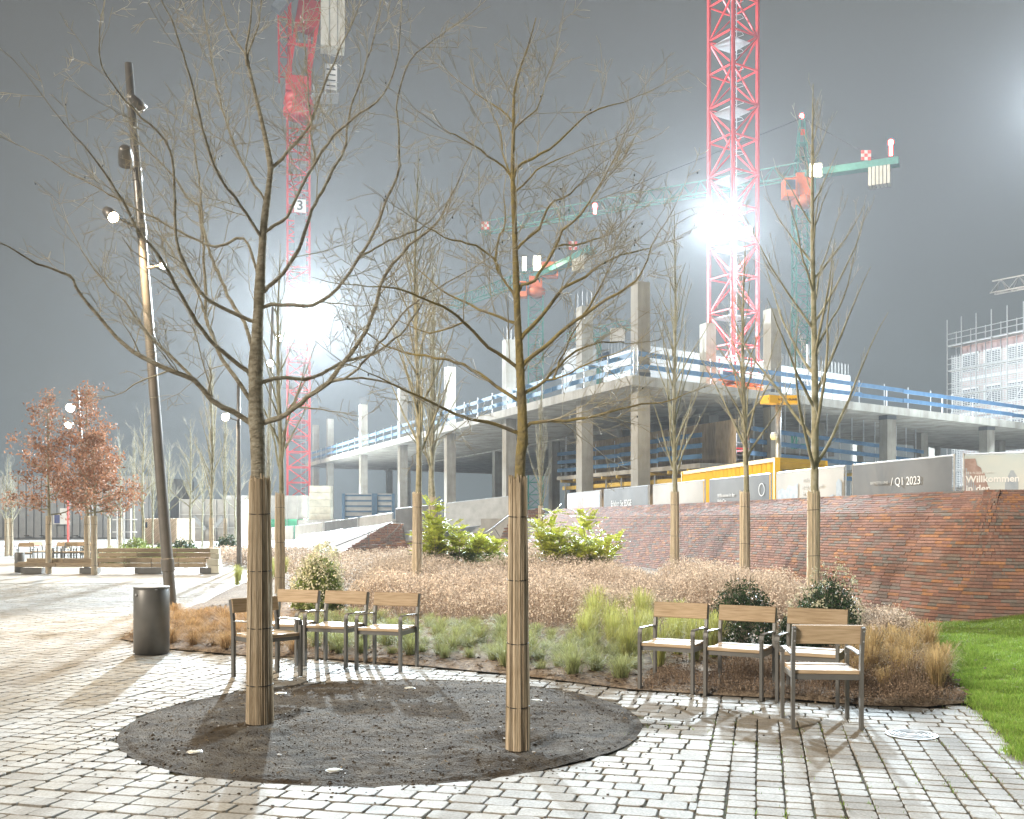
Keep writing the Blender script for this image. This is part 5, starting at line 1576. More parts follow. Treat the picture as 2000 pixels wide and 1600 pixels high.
# --- slim upright (fastigiate) trees: shared meshes, one object per tree
def slim_variant(H, clear, spread, nlimb, seed, base_r, dens=(3.0, 6.0), lean=(14, 34)):
    r = np.random.default_rng(seed); tw = Twigs(); fine = Twigs()
    n = 26; z = np.linspace(-.1, H, n); tr = np.stack([.03 * np.sin(z * 1.1 + seed) * (z > 1.5), .03 * np.cos(z * .9 + seed) * (z > 1.5), z], -1)
    f = np.linspace(0, 1, n); tw.add(tr, base_r * (1 - f) ** .8 + .005, 10, .03, r)
    o = dict(dens=dens, ang=((18, 40), (20, 48)), lift=(.35, .25), len=(.55 * spread / .7, .22), rmin=.0032, wig=.09, up=.07); o['from'] = (.1, .1)
    for i in range(nlimb):
        zz = clear + (H - clear) * (i + r.uniform(0, .8)) / nlimb * .92
        a = i * 2.4 + r.uniform(-.4, .4); an = R(r.uniform(*lean)); fr = (zz - clear) / (H - clear)
        L = (H - zz) * r.uniform(.42, .62) * (.75 + .25 * (1 - fr)); L = min(L, spread * 3.2)
        p = np.array((np.interp(zz, z, tr[:, 0]), np.interp(zz, z, tr[:, 1]), zz))
        d = np.array((math.cos(a) * math.sin(an) * spread * 1.6, math.sin(a) * math.sin(an) * spread * 1.6, math.cos(an)))
        c = wander(p, d, max(L, .35), 9, .06, .05, r); rb = max(.007, base_r * .36 * (1 - fr) + .006)
        tw.add(c, np.linspace(rb, .004, 10), 5); sprout(fine, c, rb, .004, 0, r, o)
    sprout(fine, tr[int(n * clear / H) + 2:], .02, .005, 0, r, dict(o, dens=(4.0, 5.0)))
    return tw, fine
def slim_tree(meshes, label, loc, rz, s, group, wrap=None, name='slim_tree', bark=None):
    t = thing(name, label, 'tree', loc, rz, group)
    tr = link('trunk', meshes[0], t); cr = link('crown', meshes[1], t)
    tr.scale = cr.scale = (s, s, s)
    if wrap:
        add_wrap(t, wrap)
    return t
def variant(*a, bark='bark_pale', tw='twig_pale', **k):
    x, y = slim_variant(*a, **k); return x.mesh('trunk', bark), y.mesh('crown', tw)
VA = variant(8.5, 2.2, .62, 34, 1, .065)
VB = variant(7.0, 2.3, .75, 26, 2, .065)
VC = variant(8.6, 2.25, .85, 26, 3, .075, lean=(18, 40))
VD = variant(6.5, 1.7, .50, 38, 4, .055, dens=(4, 7), lean=(8, 22))
VE = variant(5.5, 1.8, .85, 24, 5, .055, dens=(4, 7), lean=(20, 46))
WR = [reed_mesh(.098, .088, 2.0, 100 + i, 46, m='reed_floodlit') for i in range(3)]
WR_S = reed_mesh(.085, .078, 1.75, 120, 40, m='reed_floodlit')
GRP = 'slim reed-wrapped trees in the planting bed'
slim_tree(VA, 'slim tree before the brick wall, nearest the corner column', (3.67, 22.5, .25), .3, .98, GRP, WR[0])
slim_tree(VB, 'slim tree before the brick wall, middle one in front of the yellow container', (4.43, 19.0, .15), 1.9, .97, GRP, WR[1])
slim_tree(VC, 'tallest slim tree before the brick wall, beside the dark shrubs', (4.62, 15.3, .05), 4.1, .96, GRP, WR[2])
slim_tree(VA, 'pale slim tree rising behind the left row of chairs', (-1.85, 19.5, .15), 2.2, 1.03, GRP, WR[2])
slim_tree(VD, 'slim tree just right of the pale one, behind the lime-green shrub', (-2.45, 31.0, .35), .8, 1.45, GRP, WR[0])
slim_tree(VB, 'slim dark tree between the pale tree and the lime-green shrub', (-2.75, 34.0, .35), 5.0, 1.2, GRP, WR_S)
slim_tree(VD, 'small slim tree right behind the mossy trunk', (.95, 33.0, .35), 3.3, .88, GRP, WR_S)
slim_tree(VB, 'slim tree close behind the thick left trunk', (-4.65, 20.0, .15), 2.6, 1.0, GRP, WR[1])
GF = 'bare trees at the far side of the square'
for (vx, px_, Y_, s_, rz_, lab, wr) in (
    (VD, 413, 40, 1.30, .2, 'yellowish columnar bare tree right of the leaning lamp pole', 1),
    (VE, 372, 46, 1.15, 1.2, 'spreading bare tree right beside the leaning lamp pole', 0),
    (VD, 440, 50, 1.15, 2.2, 'columnar bare tree left of the slim lamp post', 1),
    (VE, 280, 44, 1.20, 3.1, 'bare tree in front of the timber hut, left of the leaning pole', 0),
    (VD, 298, 52, 1.00, 4.0, 'thin bare tree against the timber hut boards', 0),
    (VE, 235, 48, 1.05, 5.0, 'bare tree right behind the brown-leaved oaks', 1),
    (VE, 213, 53, .9, .9, 'small bare tree half hidden by the brown oak crowns', 1),
    (VE, 13, 46, .85, 2.9, 'small bare tree at the left picture edge, left of a pair', 1),
    (VE, 22, 47, .80, 5.6, 'small bare tree at the left picture edge, right of a pair', 1),
    (VD, 525, 44, 1.0, .7, 'columnar bare tree just right of the thick left trunk', 1),
    (VE, 460, 60, 1.2, 1.7, 'far bare tree behind the slim lamp post', 0),
    (VE, 395, 62, 1.1, .4, 'far bare tree before the pale site cabins', 0),
    (VE, 330, 60, 1.15, 3.9, 'far bare tree behind the leaning lamp pole', 0),
    (VD, 262, 66, 1.2, 2.5, 'far columnar bare tree above the hut roof', 0)):
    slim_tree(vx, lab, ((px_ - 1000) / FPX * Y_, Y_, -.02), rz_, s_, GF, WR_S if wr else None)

# --- oaks holding brown leaves
def oak(label, px, Y, H, cz0, rx, seed, lop=0.0):
    r = np.random.default_rng(seed); X = (px - 1000) / FPX * Y
    t = thing('oak_tree', label, 'tree', (X, Y, 0), 0, 'young oaks with brown leaves by the timber bench')
    tw = Twigs(); fine = Twigs(); tips = []
    n = 20; z = np.linspace(-.1, H, n); tr = np.stack([.02 * np.sin(z), .02 * np.cos(z), z], -1); tw.add(tr, .055 * (1 - np.linspace(0, 1, n)) ** .7 + .006, 8)
    for i in range(30):
        fr = (i + r.uniform(0, 1)) / 30; zz = cz0 + (H - cz0) * fr * .95; a = i * 2.4 + r.uniform(-.5, .5)
        L = rx * (1.12 - fr) ** 1.0 * r.uniform(.6, 1.2)
        d = np.array((math.cos(a) + lop, math.sin(a), .15 + .6 * fr))
        c = wander(np.array((0, 0, zz)), d, max(L, .25), 8, .10, .03, r); tw.add(c, np.linspace(.018 * (1 - fr) + .006, .003, 9), 4)
        for k in range(2, 9):
            for _ in range(2): 
                e = wander(c[k], r.normal(size=3) * np.array((1, 1, .5)) + (c[k] - c[k - 1]) * 3, .28, 3, .1, .02, r); fine.add(e, np.linspace(.004, .002, 4), 3)
                if r.random() < .85 - .45 * (fr > .62): tips += [e[1], e[2], e[3]]
    tw.build('trunk', 'bark_pale', t); tag(fine.build('twigs', 'twig_pale', t), kind='stuff')
    V = []; F = []; o_ = 0
    tips = np.array(tips); nl = 4; 
    c = np.repeat(tips, nl, 0) + r.normal(size=(len(tips) * nl, 3)) * .085
    m = len(c); u = r.normal(size=(m, 3)); u[:, 2] -= .4; u /= np.linalg.norm(u, axis=1, keepdims=True)
    w = np.cross(u, r.normal(size=(m, 3))); w /= np.linalg.norm(w, axis=1, keepdims=True)
    s = r.uniform(.035, .065, m)[:, None]
    fold = np.cross(u, w) * s * .25
    V = np.stack([c - u * s, c + w * s * .5 + fold, c + u * s, c - w * s * .5 + fold], 1).reshape(-1, 3)
    F = np.concatenate([np.arange(m)[:, None] * 4 + np.array([[0, 1, 2]]), np.arange(m)[:, None] * 4 + np.array([[0, 2, 3]])])
    link('crown', arr_mesh('crown', V, F, 'oak_leaf'), t)
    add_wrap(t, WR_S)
    return t
oak('brown-leaved oak left of the pair by the timber bench', 95, 30.5, 5.5, 1.75, 1.75, 61, -.12)
oak('brown-leaved oak right of the pair, tallest leaves beside the bright lamp', 170, 30.8, 5.8, 1.75, 1.6, 62, .06)
oak('smaller brown-leaved oak in front of the bench, rightmost of the three', 184, 29.8, 4.2, 1.8, 1.45, 63, .30)

# ================================================================ shrubs, grasses, dry perennials
def leaf_cards(c, s, r, aspect=.5, down=0.0):
    m = len(c); u = r.normal(size=(m, 3)); u[:, 2] -= down; u /= np.linalg.norm(u, axis=1, keepdims=True)
    w = np.cross(u, r.normal(size=(m, 3))); w /= np.maximum(np.linalg.norm(w, axis=1, keepdims=True), 1e-6)
    s = np.asarray(s)[:, None]; fold = np.cross(u, w) * s * .2
    V = np.stack([c - u * s, c + w * s * aspect + fold, c + u * s, c - w * s * aspect + fold], 1).reshape(-1, 3)
    i = np.arange(m)[:, None] * 4
    return V, np.concatenate([i + np.array([[0, 1, 2]]), i + np.array([[0, 2, 3]])])
def bush(label, loc, rx, ry, h, m, leaf, n, seed, flowers=0, fm='flower_cream', name='shrub', fs=.02):
    r = np.random.default_rng(seed)
    t = thing(name, label, 'shrub', loc)
    lob = r.normal(size=(9, 3)); lob /= np.linalg.norm(lob, axis=1, keepdims=True); lob[:, 2] = np.abs(lob[:, 2])
    d = r.normal(size=(n, 3)); d /= np.linalg.norm(d, axis=1, keepdims=True); d[:, 2] = np.abs(d[:, 2]) * 1.0 - .12
    bumpf = .74 + .32 * np.max(np.clip(d @ lob.T, 0, 1) ** 6, axis=1) + .07 * r.normal(size=n)
    rad = bumpf * (1 - .30 * r.random(n) ** 2.0)
    c = d * rad[:, None] * np.array((rx, ry, h)); c[:, 2] = np.maximum(c[:, 2], .03)
    V, F = leaf_cards(c, r.uniform(.6, 1.25, n) * leaf, r, .45)
    link('foliage', arr_mesh('foliage', V, F, m), t)
    tw = Twigs()
    for k in range(26):
        a = r.uniform(0, 6.28); e = np.array((math.cos(a) * rx * .7 * r.random(), math.sin(a) * ry * .7 * r.random(), h * r.uniform(.6, .9)))
        tw.add(wander(np.array((0, 0, 0.0)), e, np.linalg.norm(e), 5, .08, .02, r), np.linspace(.014, .004, 6), 4)
    tw.build('stems', 'bark', t)
    if flowers:
        dd = r.normal(size=(flowers, 3)); dd /= np.linalg.norm(dd, axis=1, keepdims=True); dd[:, 2] = np.abs(dd[:, 2])
        b = (.77 + .32 * np.max(np.clip(dd @ lob.T, 0, 1) ** 6, axis=1))
        fc = dd * b[:, None] * np.array((rx, ry, h))
        k = 9; c2 = np.repeat(fc, k, 0) + r.normal(size=(flowers * k, 3)) * fs * .8
        V, F = leaf_cards(c2, np.full(len(c2), fs * .45), r, .8); tag(link('flower_heads', arr_mesh('flower_heads', V, F, fm), t), kind='stuff')
    return t
def bz(x, y): return bed_z(x, y) - .03
bush('rounded evergreen shrub dotted with cream flower heads behind the left chairs', (-3.33, 17.2, .1), .50, .48, 1.10, 'leaf_mid', .038, 5200, 71, 330, fs=.042)
bush('dense dark evergreen shrub behind the middle right chair', (2.82, 12.2, bz(2.8, 12.2)), .48, .44, 1.08, 'leaf_dark', .024, 6500, 72, 60, 'dry_flower', fs=.022)
bush('dark evergreen shrub with pale seed heads on top behind the single chair', (4.08, 12.9, bz(4, 12.8)), .54, .48, 1.06, 'leaf_dark', .024, 6500, 73, 150, 'flower_cream', fs=.03)
bush('low dark evergreen lobe joined to the left of the pale-headed shrub', (3.62, 12.5, bz(3.6, 12.4)), .34, .32, .58, 'leaf_dark', .024, 3200, 74)
bush('small dark evergreen at the feet of the pale-headed shrub', (4.35, 11.5, bz(4.3, 11.4)), .26, .26, .36, 'leaf_dark', .022, 1800, 75)
for (px_, py_, Y_, rx_, h_, m_, sd, lab, fl) in (
    (218, 1086, 37, .48, .62, 'leaf_mid', 81, 'small round shrub with pale flowers behind the timber bench end', 90),
    (265, 1080, 42, .75, 1.15, 'leaf_mid', 82, 'loose green shrub left of the leaning lamp pole', 0),
    (318, 1085, 41, .62, .92, 'leaf_dark', 83, 'dark green shrub directly behind the leaning lamp pole', 0),
    (358, 1085, 40, .70, 1.12, 'leaf_dark', 84, 'dark green shrub just right of the leaning lamp pole', 0),
    (443, 1078, 43, .62, 1.30, 'leaf_dark', 85, 'tall dark green shrub left of the slim lamp post', 0),
    (176, 1078, 48, .4, .8, 'leaf_dark', 86, 'small dark shrub between the oak trunks', 0)):
    bush(lab, ((px_ - 1000) / FPX * Y_, Y_, .0), rx_, rx_ * .9, h_, m_, .06, 1700, sd, fl, fs=.06)

# mahonia: rosettes of pinnate leaves on upright stems
def mahonia(label, loc, spots, seed):
    r = np.random.default_rng(seed); t = thing('mahonia_shrub', label, 'shrub', loc)
    C_, S_, U_, W_, tw = [], [], [], [], Twigs()
    for (x, y, h) in spots:
        c = wander(np.array((x * .55, y * .55, 0.)), np.array((x * .45, y * .45, h)), math.hypot(h, .3 * x), 6, .06, .03, r); tw.add(c, np.linspace(.016, .007, 7), 5)
        for lev, zf in ((6, 1.0), (5, .8), (4, .6), (3, .4)):
            p = c[lev]
            for k in range(7 if lev > 3 else 4):
                a = r.uniform(0, 6.28); el = R(r.uniform(5, 60)); L = r.uniform(.22, .38)
                d = np.array((math.cos(a) * math.cos(el), math.sin(a) * math.cos(el), math.sin(el)))
                q = wander(p, d, L, 6, .02, -.07, r)
                side = np.cross(d, (0, 0, 1)); side /= max(np.linalg.norm(side), 1e-6)
                for i in range(1, 7):
                    for sg in (-1, 1):
                        dirv = side * sg + d * .35 + np.array((0, 0, .15)); dirv /= np.linalg.norm(dirv)
                        C_.append(q[i] + dirv * .04); U_.append(dirv); W_.append(d); S_.append(r.uniform(.038, .058))
    c = np.array(C_); u = np.array(U_); w = np.array(W_) + r.normal(size=c.shape) * .25; w -= u * (w * u).sum(1, keepdims=True); w /= np.linalg.norm(w, axis=1, keepdims=True)
    s = np.array(S_)[:, None]
    V = np.stack([c - u * s, c + w * s * .48, c + u * s, c - w * s * .48], 1).reshape(-1, 3); i = np.arange(len(c))[:, None] * 4
    F = np.concatenate([i + np.array([[0, 1, 2]]), i + np.array([[0, 2, 3]])])
    # upper rosettes are the lime young growth, lower ones darker
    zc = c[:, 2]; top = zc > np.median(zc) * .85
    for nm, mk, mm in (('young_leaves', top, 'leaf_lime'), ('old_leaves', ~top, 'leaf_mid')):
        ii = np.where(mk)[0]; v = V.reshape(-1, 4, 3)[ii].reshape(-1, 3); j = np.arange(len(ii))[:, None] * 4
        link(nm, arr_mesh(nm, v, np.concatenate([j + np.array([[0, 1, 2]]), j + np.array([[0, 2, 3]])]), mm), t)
    tw.build('stems', 'bark', t)
r0 = random.Random(91)
mahonia('lime-green mahonia shrub left of the mossy trunk', (-1.35, 22.5, .2), [(r0.uniform(-.85, .7), r0.uniform(-.5, .5), r0.uniform(.55, 1.35)) for _ in range(22)] + [(-.55, 0, 1.75), (-.3, .1, 1.6), (.9, 0, 1.0), (1.2, .1, .85), (1.35, 0, .7)], 91)
mahonia('lime-green mahonia shrub right of the mossy trunk', (1.30, 21.5, .2), [(r0.uniform(-.8, .85), r0.uniform(-.5, .5), r0.uniform(.5, 1.3)) for _ in range(24)] + [(-.7, 0, 1.55), (.45, .1, 1.5), (.3, 0, 1.45), (1.0, 0, 1.0)], 92)

# dry perennials: stems with crowded seed heads (uncountable)
def _pd(x, y, a, b):
    dx, dy = b[0] - a[0], b[1] - a[1]; t = max(0, min(1, ((x - a[0]) * dx + (y - a[1]) * dy) / (dx * dx + dy * dy)))
    return math.hypot(x - a[0] - dx * t, y - a[1] - dy * t)
def dry_mass(name, label, region, n, hfun, head_m, stem_m, seed, head=.011, per=7, zf=bz, spread=.03, eds=.5):
    r = np.random.default_rng(seed); pts = []
    xs = [p[0] for p in region]; ys = [p[1] for p in region]
    while len(pts) < n:
        x, y = r.uniform(min(xs), max(xs)), r.uniform(min(ys), max(ys))
        if inside(region, x, y):
            ed = min(_pd(x, y, region[i], region[(i + 1) % len(region)]) for i in range(len(region)))
            pts.append((x, y, hfun(x, y) * (.45 + .55 * min(1, ed / eds))))
    p = np.array(pts); h = p[:, 2] * r.uniform(.72, 1.06, n); z0 = np.array([zf(a, b) for a, b in p[:, :2]])
    lean = r.normal(size=(n, 2)) * .10 * h[:, None] / .5
    base = np.stack([p[:, 0], p[:, 1], z0], -1); top = base + np.stack([lean[:, 0], lean[:, 1], h], -1)
    a = r.uniform(0, 6.28, n); w = .0022
    dx = np.stack([np.cos(a) * w, np.sin(a) * w, np.zeros(n)], -1)
    V = np.stack([base - dx, base + dx, top + dx * .6, top - dx * .6], 1).reshape(-1, 3)
    t = thing(name, label, 'plants'); t['kind'] = 'stuff'
    o1 = link('stems', arr_mesh('stems', V, np.arange(n * 4).reshape(n, 4), stem_m), t); tag(o1, kind='stuff')
    c = np.repeat(top, per, 0) + r.normal(size=(n * per, 3)) * np.array((spread, spread, spread * .7))
    low = r.random(len(c)) < .45; c[low, 2] -= r.uniform(.05, .75, low.sum()) * np.repeat(h, per)[low]
    V, F = leaf_cards(c, r.uniform(.7, 1.4, len(c)) * head, r, .75)
    o2 = link('seed_heads', arr_mesh('seed_heads', V, F, head_m), t); tag(o2, kind='stuff')
    return t
mound = lambda x, y: .30 + .34 * float(vnoise(x * 1.2, y * .8, 12)) + .14 * float(vnoise(x * 3, y * 3, 13))
dry_mass('dry_perennials', 'wide beige mass of dried seed heads across the middle of the bed', [(-2.7, 16.2), (-1.2, 15.4), (.2, 14.6), (1.6, 13.6), (2.35, 14.2), (2.9, 18.5), (2.4, 23), (.5, 22.2), (-1.2, 23), (-3.4, 22)], 12500, mound, 'dry_flower', 'dry_stem', 101, head=.013)
dry_mass('dry_perennials', 'beige band of dried seed heads along the brick wall behind the dark shrubs', [(2.7, 16.5), (4.0, 14.4), (4.7, 13.4), (5.3, 14.8), (5.0, 17), (3.9, 21), (3.0, 21)], 5200, lambda x, y: mound(x, y) * 1.15, 'dry_flower', 'dry_stem', 102, head=.013)
dry_mass('dry_perennials', 'brown clump of dried seed heads at the foot of the brick wall beside the lawn', [(4.35, 12.0), (4.95, 11.9), (5.6, 13.7), (5.3, 14.4), (4.6, 13.6)], 2300, lambda x, y: .30 + .3 * max(0, min(1, (5.6 - x))), 'dry_flower', 'dry_dark', 103, head=.011)
dry_mass('dry_perennials', 'far beige band of dried seed heads below the low brick wall', [(-5.2, 23.5), (-3.2, 22.3), (-1.2, 23.3), (.5, 22.5), (2.6, 23.5), (2.0, 31), (-.6, 40), (-6.8, 40), (-6.4, 29)], 6000, lambda x, y: .34 + .3 * float(vnoise(x * .9, y * .6, 14)), 'dry_flower', 'dry_stem', 107, head=.026, spread=.05)
dry_mass('dry_stubble', 'dark brown stubble of cut stems behind the right-hand chairs', [(1.18, 9.44), (1.88, 9.14), (2.44, 8.97), (3.08, 8.62), (3.55, 8.57), (4.0, 8.77), (4.35, 10.1), (3.6, 10.2), (2.6, 10.3), (1.5, 10.2)], 6500, lambda x, y: max(.03, -.08 + .42 * float(vnoise(x * 3.1, y * 3.1, 3)) * (.6 + .8 * float(vnoise(x * 9, y * 9, 5)))), 'dry_dark', 'dry_dark', 104, head=.007, per=4, spread=.03, eds=.35)
dry_mass('dry_perennials', 'low beige hedge of dried seed heads behind the right end of the timber bench', [(-12, 37), (-8.3, 34), (-6.9, 31), (-6.2, 34), (-8, 40), (-12, 41)], 2600, lambda x, y: .55, 'dry_flower', 'dry_stem', 105, head=.03, spread=.06, zf=lambda x, y: 0)
dry_mass('dry_perennials', 'low grey-green hedge behind the middle of the timber bench', [(-16, 38), (-12.2, 37), (-12.2, 41), (-16, 42)], 1400, lambda x, y: .5, 'leaf_mid', 'dry_stem', 106, head=.03, spread=.06, zf=lambda x, y: 0)

# grass tufts
def tuft_mesh(name, n, h, spread, m, seed, droop=.5, width=.003):
    r = np.random.default_rng(seed); V, F = [], []; o_ = 0
    for i in range(n):
        a = r.uniform(0, 6.28); L = h * r.uniform(.55, 1.15); out = spread * r.uniform(.15, 1.0)
        b = np.array((math.cos(a), math.sin(a), 0)); s = np.array((-math.sin(a), math.cos(a), 0)) * width * r.uniform(.6, 1.3)
        p0 = b * .03 * r.random() + np.array((r.normal() * .02, r.normal() * .02, 0))
        pts = [p0, p0 + b * out * .25 + np.array((0, 0, L * .55)), p0 + b * out * .65 + np.array((0, 0, L * .85)), p0 + b * out * 1.15 + np.array((0, 0, L * (.95 - droop * r.uniform(.2, 1.0))))]
        for k, q in enumerate(pts[:-1]): V += [q - s * (1 - k * .2), q + s * (1 - k * .2)]
        V.append(pts[-1])
        F += [(o_, o_ + 1, o_ + 3), (o_, o_ + 3, o_ + 2), (o_ + 2, o_ + 3, o_ + 5), (o_ + 2, o_ + 5, o_ + 4), (o_ + 4, o_ + 5, o_ + 6)]
        o_ += 7
    return arr_mesh(name, np.array(V), np.array(F), m)
TG = [tuft_mesh('sedge_tuft', 190, .24, .28, 'sedge_green', 200 + i, .55) for i in range(3)]
TB = [tuft_mesh('sedge_tuft', 320, .27, .36, 'sedge_brown', 210 + i, .85) for i in range(3)]
TS = [tuft_mesh('straw_tuft', 210, .42, .26, 'straw', 220 + i, .45) for i in range(2)]
TL = [tuft_mesh('grass_tuft', 200, .60, .30, 'grass_lime', 230 + i, .35, .0035) for i in range(2)]
def place_tuft(name, me, x, y, s, label, group, r, cat='grass'):
    o = link(name, me, None, (x, y, bed_z(x, y) - .03)); o.rotation_euler = (0, 0, r.uniform(0, 6.28)); o.scale = (s, s, s * r.uniform(.85, 1.15))
    tag(o, label, cat, group); return o
r1 = random.Random(17)
spots = []
def try_spot(poly, mind, n, tries=4000):
    out = []; xs = [p[0] for p in poly]; ys = [p[1] for p in poly]
    for _ in range(tries):
        if len(out) >= n: break
        x, y = r1.uniform(min(xs), max(xs)), r1.uniform(min(ys), max(ys))
        if inside(poly, x, y) and all((x - a) ** 2 + (y - b) ** 2 > mind ** 2 for a, b in out): out.append((x, y))
    return out
for x, y in try_spot([(-2.3, 11.9), (-.9, 11.2), (0, 10.6), (1.1, 9.75), (1.5, 10.4), (.9, 12.5), (.1, 14.2), (-1.4, 15.0), (-3.2, 15.5), (-3.0, 13)], .27, 120):
    place_tuft('sedge_tuft', r1.choice(TG), x, y, r1.uniform(.6, 1.25), 'pale green sedge tuft in the mulch between the two chair groups', 'green sedge tufts in the bed', r1)
for x, y in try_spot([(-5.2, 13.6), (-4.3, 12.6), (-3.2, 12.0), (-2.55, 11.9), (-2.8, 13), (-3.6, 15.0), (-4.6, 16.2), (-5.5, 16.2)], .30, 46):
    place_tuft('sedge_tuft', r1.choice(TB), x, y, r1.uniform(.75, 1.05), 'rusty brown sedge tuft between the litter bin and the left chairs', 'rusty sedge tufts beside the bin', r1)
for x, y in try_spot([(1.3, 10.4), (2.4, 11.2), (2.5, 13.2), (1.9, 15.2), (1.0, 14.3), (.8, 12.6)], .34, 26):
    place_tuft('grass_tuft', r1.choice(TL), x, y, r1.uniform(.75, 1.1), 'tall yellow-green grass tuft left of the dark evergreen shrub', 'yellow-green grasses in the bed', r1)
for x, y in try_spot([(2.9, 9.5), (3.4, 9.0), (4.0, 9.0), (4.5, 10.4), (5.0, 12.0), (4.6, 12.1), (3.9, 11.2)], .24, 34):
    place_tuft('straw_tuft', r1.choice(TS), x, y, r1.uniform(.5, 1.1), 'straw-coloured dry grass tuft between the single chair and the lawn', 'straw-coloured grasses beside the lawn', r1)
for x, y in try_spot([(-7.6, 27), (-6.6, 24), (-6.2, 27), (-7.0, 31)], .5, 12):
    place_tuft('grass_tuft', r1.choice(TL), x, y, r1.uniform(.7, 1.0), 'yellow-green grass tuft at the right end of the timber bench', 'grasses at the bench end', r1)

# ================================================================ chairs
def arc(p, c_, q, n=5):
    p, c_, q = Vector(p), Vector(c_), Vector(q)
    return [(p * (1 - t) ** 2 + c_ * 2 * t * (1 - t) + q * t * t) for t in [i / n for i in range(n + 1)]]
def flatbar(pts, w, h, side=(1, 0, 0)):
    """bar swept along pts: w along side, h across"""
    mb = MB(); pts = [Vector(p) for p in pts]; sd = Vector(side)
    for i, p in enumerate(pts):
        d = (pts[min(i + 1, len(pts) - 1)] - pts[max(i - 1, 0)]).normalized(); nn = sd.cross(d).normalized()
        for a, b in ((-1, -1), (1, -1), (1, 1), (-1, 1)): mb.v.append(tuple(p + sd * a * w / 2 + nn * b * h / 2))
    for i in range(len(pts) - 1):
        for k in range(4):
            a, b = i * 4 + k, i * 4 + (k + 1) % 4; mb.f.append((a, b, b + 4, a + 4))
    n = (len(pts) - 1) * 4
    mb.f += [(3, 2, 1, 0), (n, n + 1, n + 2, n + 3)]
    return mb
def rbox(c_, s, ch=.006):
    """box with chamfered long edges (length along x)"""
    x, y, z = s[0] / 2, s[1] / 2, s[2] / 2
    sec = [(-y + ch, -z), (y - ch, -z), (y, -z + ch), (y, z - ch), (y - ch, z), (-y + ch, z), (-y, z - ch), (-y, -z + ch)]
    v = [(-x, a, b) for a, b in sec] + [(x, a, b) for a, b in sec]
    f = [tuple(range(8))[::-1], tuple(range(8, 16))] + [(i, (i + 1) % 8, 8 + (i + 1) % 8, 8 + i) for i in range(8)]
    return MB().add([(p[0] + c_[0], p[1] + c_[1], p[2] + c_[2]) for p in v], [ff[::-1] for ff in f])
CM = {}
def make_chair(label, loc, rz, group):
    t = thing('armchair', label, 'chair', loc, rz, group)
    if not CM:
        for s in (-1, 1):
            x = s * .257
            CM['rear%d' % s] = flatbar([(x, .215, 0), (x, .215, .44), (x, .222, .56), (x, .252, .72), (x, .268, .79)], .026, .05).mesh('leg', 'steel_dark')
            CM['front%d' % s] = flatbar([(x, -.225, 0), (x, -.225, .53)], .026, .05).mesh('leg', 'steel_dark')
            CM['arm%d' % s] = flatbar([(x, -.225, .53)] + arc((x, -.225, .545), (x, -.225, .586), (x, -.175, .586)) + [(x, .05, .580), (x, .205, .572)], .040, .011).mesh('arm', 'steel_dark')
        mb = MB()
        mb.box((0, -.20, .398), (.49, .03, .04)); mb.box((0, .205, .398), (.49, .03, .04))
        for s in (-1, 1): mb.v and mb.box((s * .246, 0, .398), (.012, .40, .045))
        CM['frame'] = mb.mesh('seat_frame', 'steel_dark')
        for k in range(4):
            yy = -.205 + .112 * k + .028
            CM['slat%d' % k] = rbox((0, yy, .438 - .012 * math.sin(math.pi * (k + .5) / 4)), (.486, .107, .032)).mesh('seat_slat', 'wood')
        bk = rbox((0, 0, 0), (.532, .028, .148), .005)
        CM['back'] = bk.mesh('backrest', 'wood')
        CM['bolt'] = MB().lathe([(.007, 0), (.007, .004), (.003, .006)], 8).mesh('bolt', 'galv')
    for s in (-1, 1):
        for n in ('rear', 'front'): link('leg', CM['%s%d' % (n, s)], t)
        link('arm', CM['arm%d' % s], t)
    link('seat_frame', CM['frame'], t)
    for k in range(4): link('seat_slat', CM['slat%d' % k], t)
    b = link('backrest', CM['back'], t, (0, .228, .728)); b.rotation_euler = (R(-11), 0, 0)
    for s in (-1, 1):
        for z in (-.035, .045):
            o = link('bolt', CM['bolt'], b, (s * .257, .066, z)); o.rotation_euler = (R(-90), 0, 0)
    return t
GL, GR_ = 'chairs left of the soil circle', 'chairs right of the soil circle'
# facing direction is local -y
make_chair('armchair half hidden by the thick left trunk, turned towards the circle', (-2.52, 10.26, .003), R(45), GL)
make_chair('leftmost armchair of the row facing the circle, behind the trunk', (-2.56, 11.37, .003), R(-19), GL)
make_chair('middle armchair of the left row facing the soil circle', (-1.97, 11.155, .003), R(-20), GL)
make_chair('right armchair of the left row, nearest the pale slim tree', (-1.36, 10.89, .003), R(-18), GL)
make_chair('leftmost armchair of the right group, next to the yellow-green grasses', (1.54, 9.53, .003), R(-27), GR_)
make_chair('armchair in the middle of the right group before the dark shrub', (2.10, 9.19, .003), R(-29), GR_)
make_chair('armchair of the right group hidden behind the one seen from the back', (2.67, 8.88, .003), R(-28), GR_)
make_chair('armchair seen from behind standing nearest the lawn', (2.44, 7.89, .003), R(180 - 5), GR_)
for k, (px_, Y_) in enumerate(((108, 38), (121, 38.5), (135, 38), (149, 38.6), (163, 38.2), (78, 39), (50, 37))):
    make_chair('small distant armchair standing behind the left end of the timber bench', ((px_ - 1000) / FPX * Y_, Y_, -.01), R((-35, -30, 20, 15, -10, 60, 20)[k]), 'distant chairs behind the timber bench')

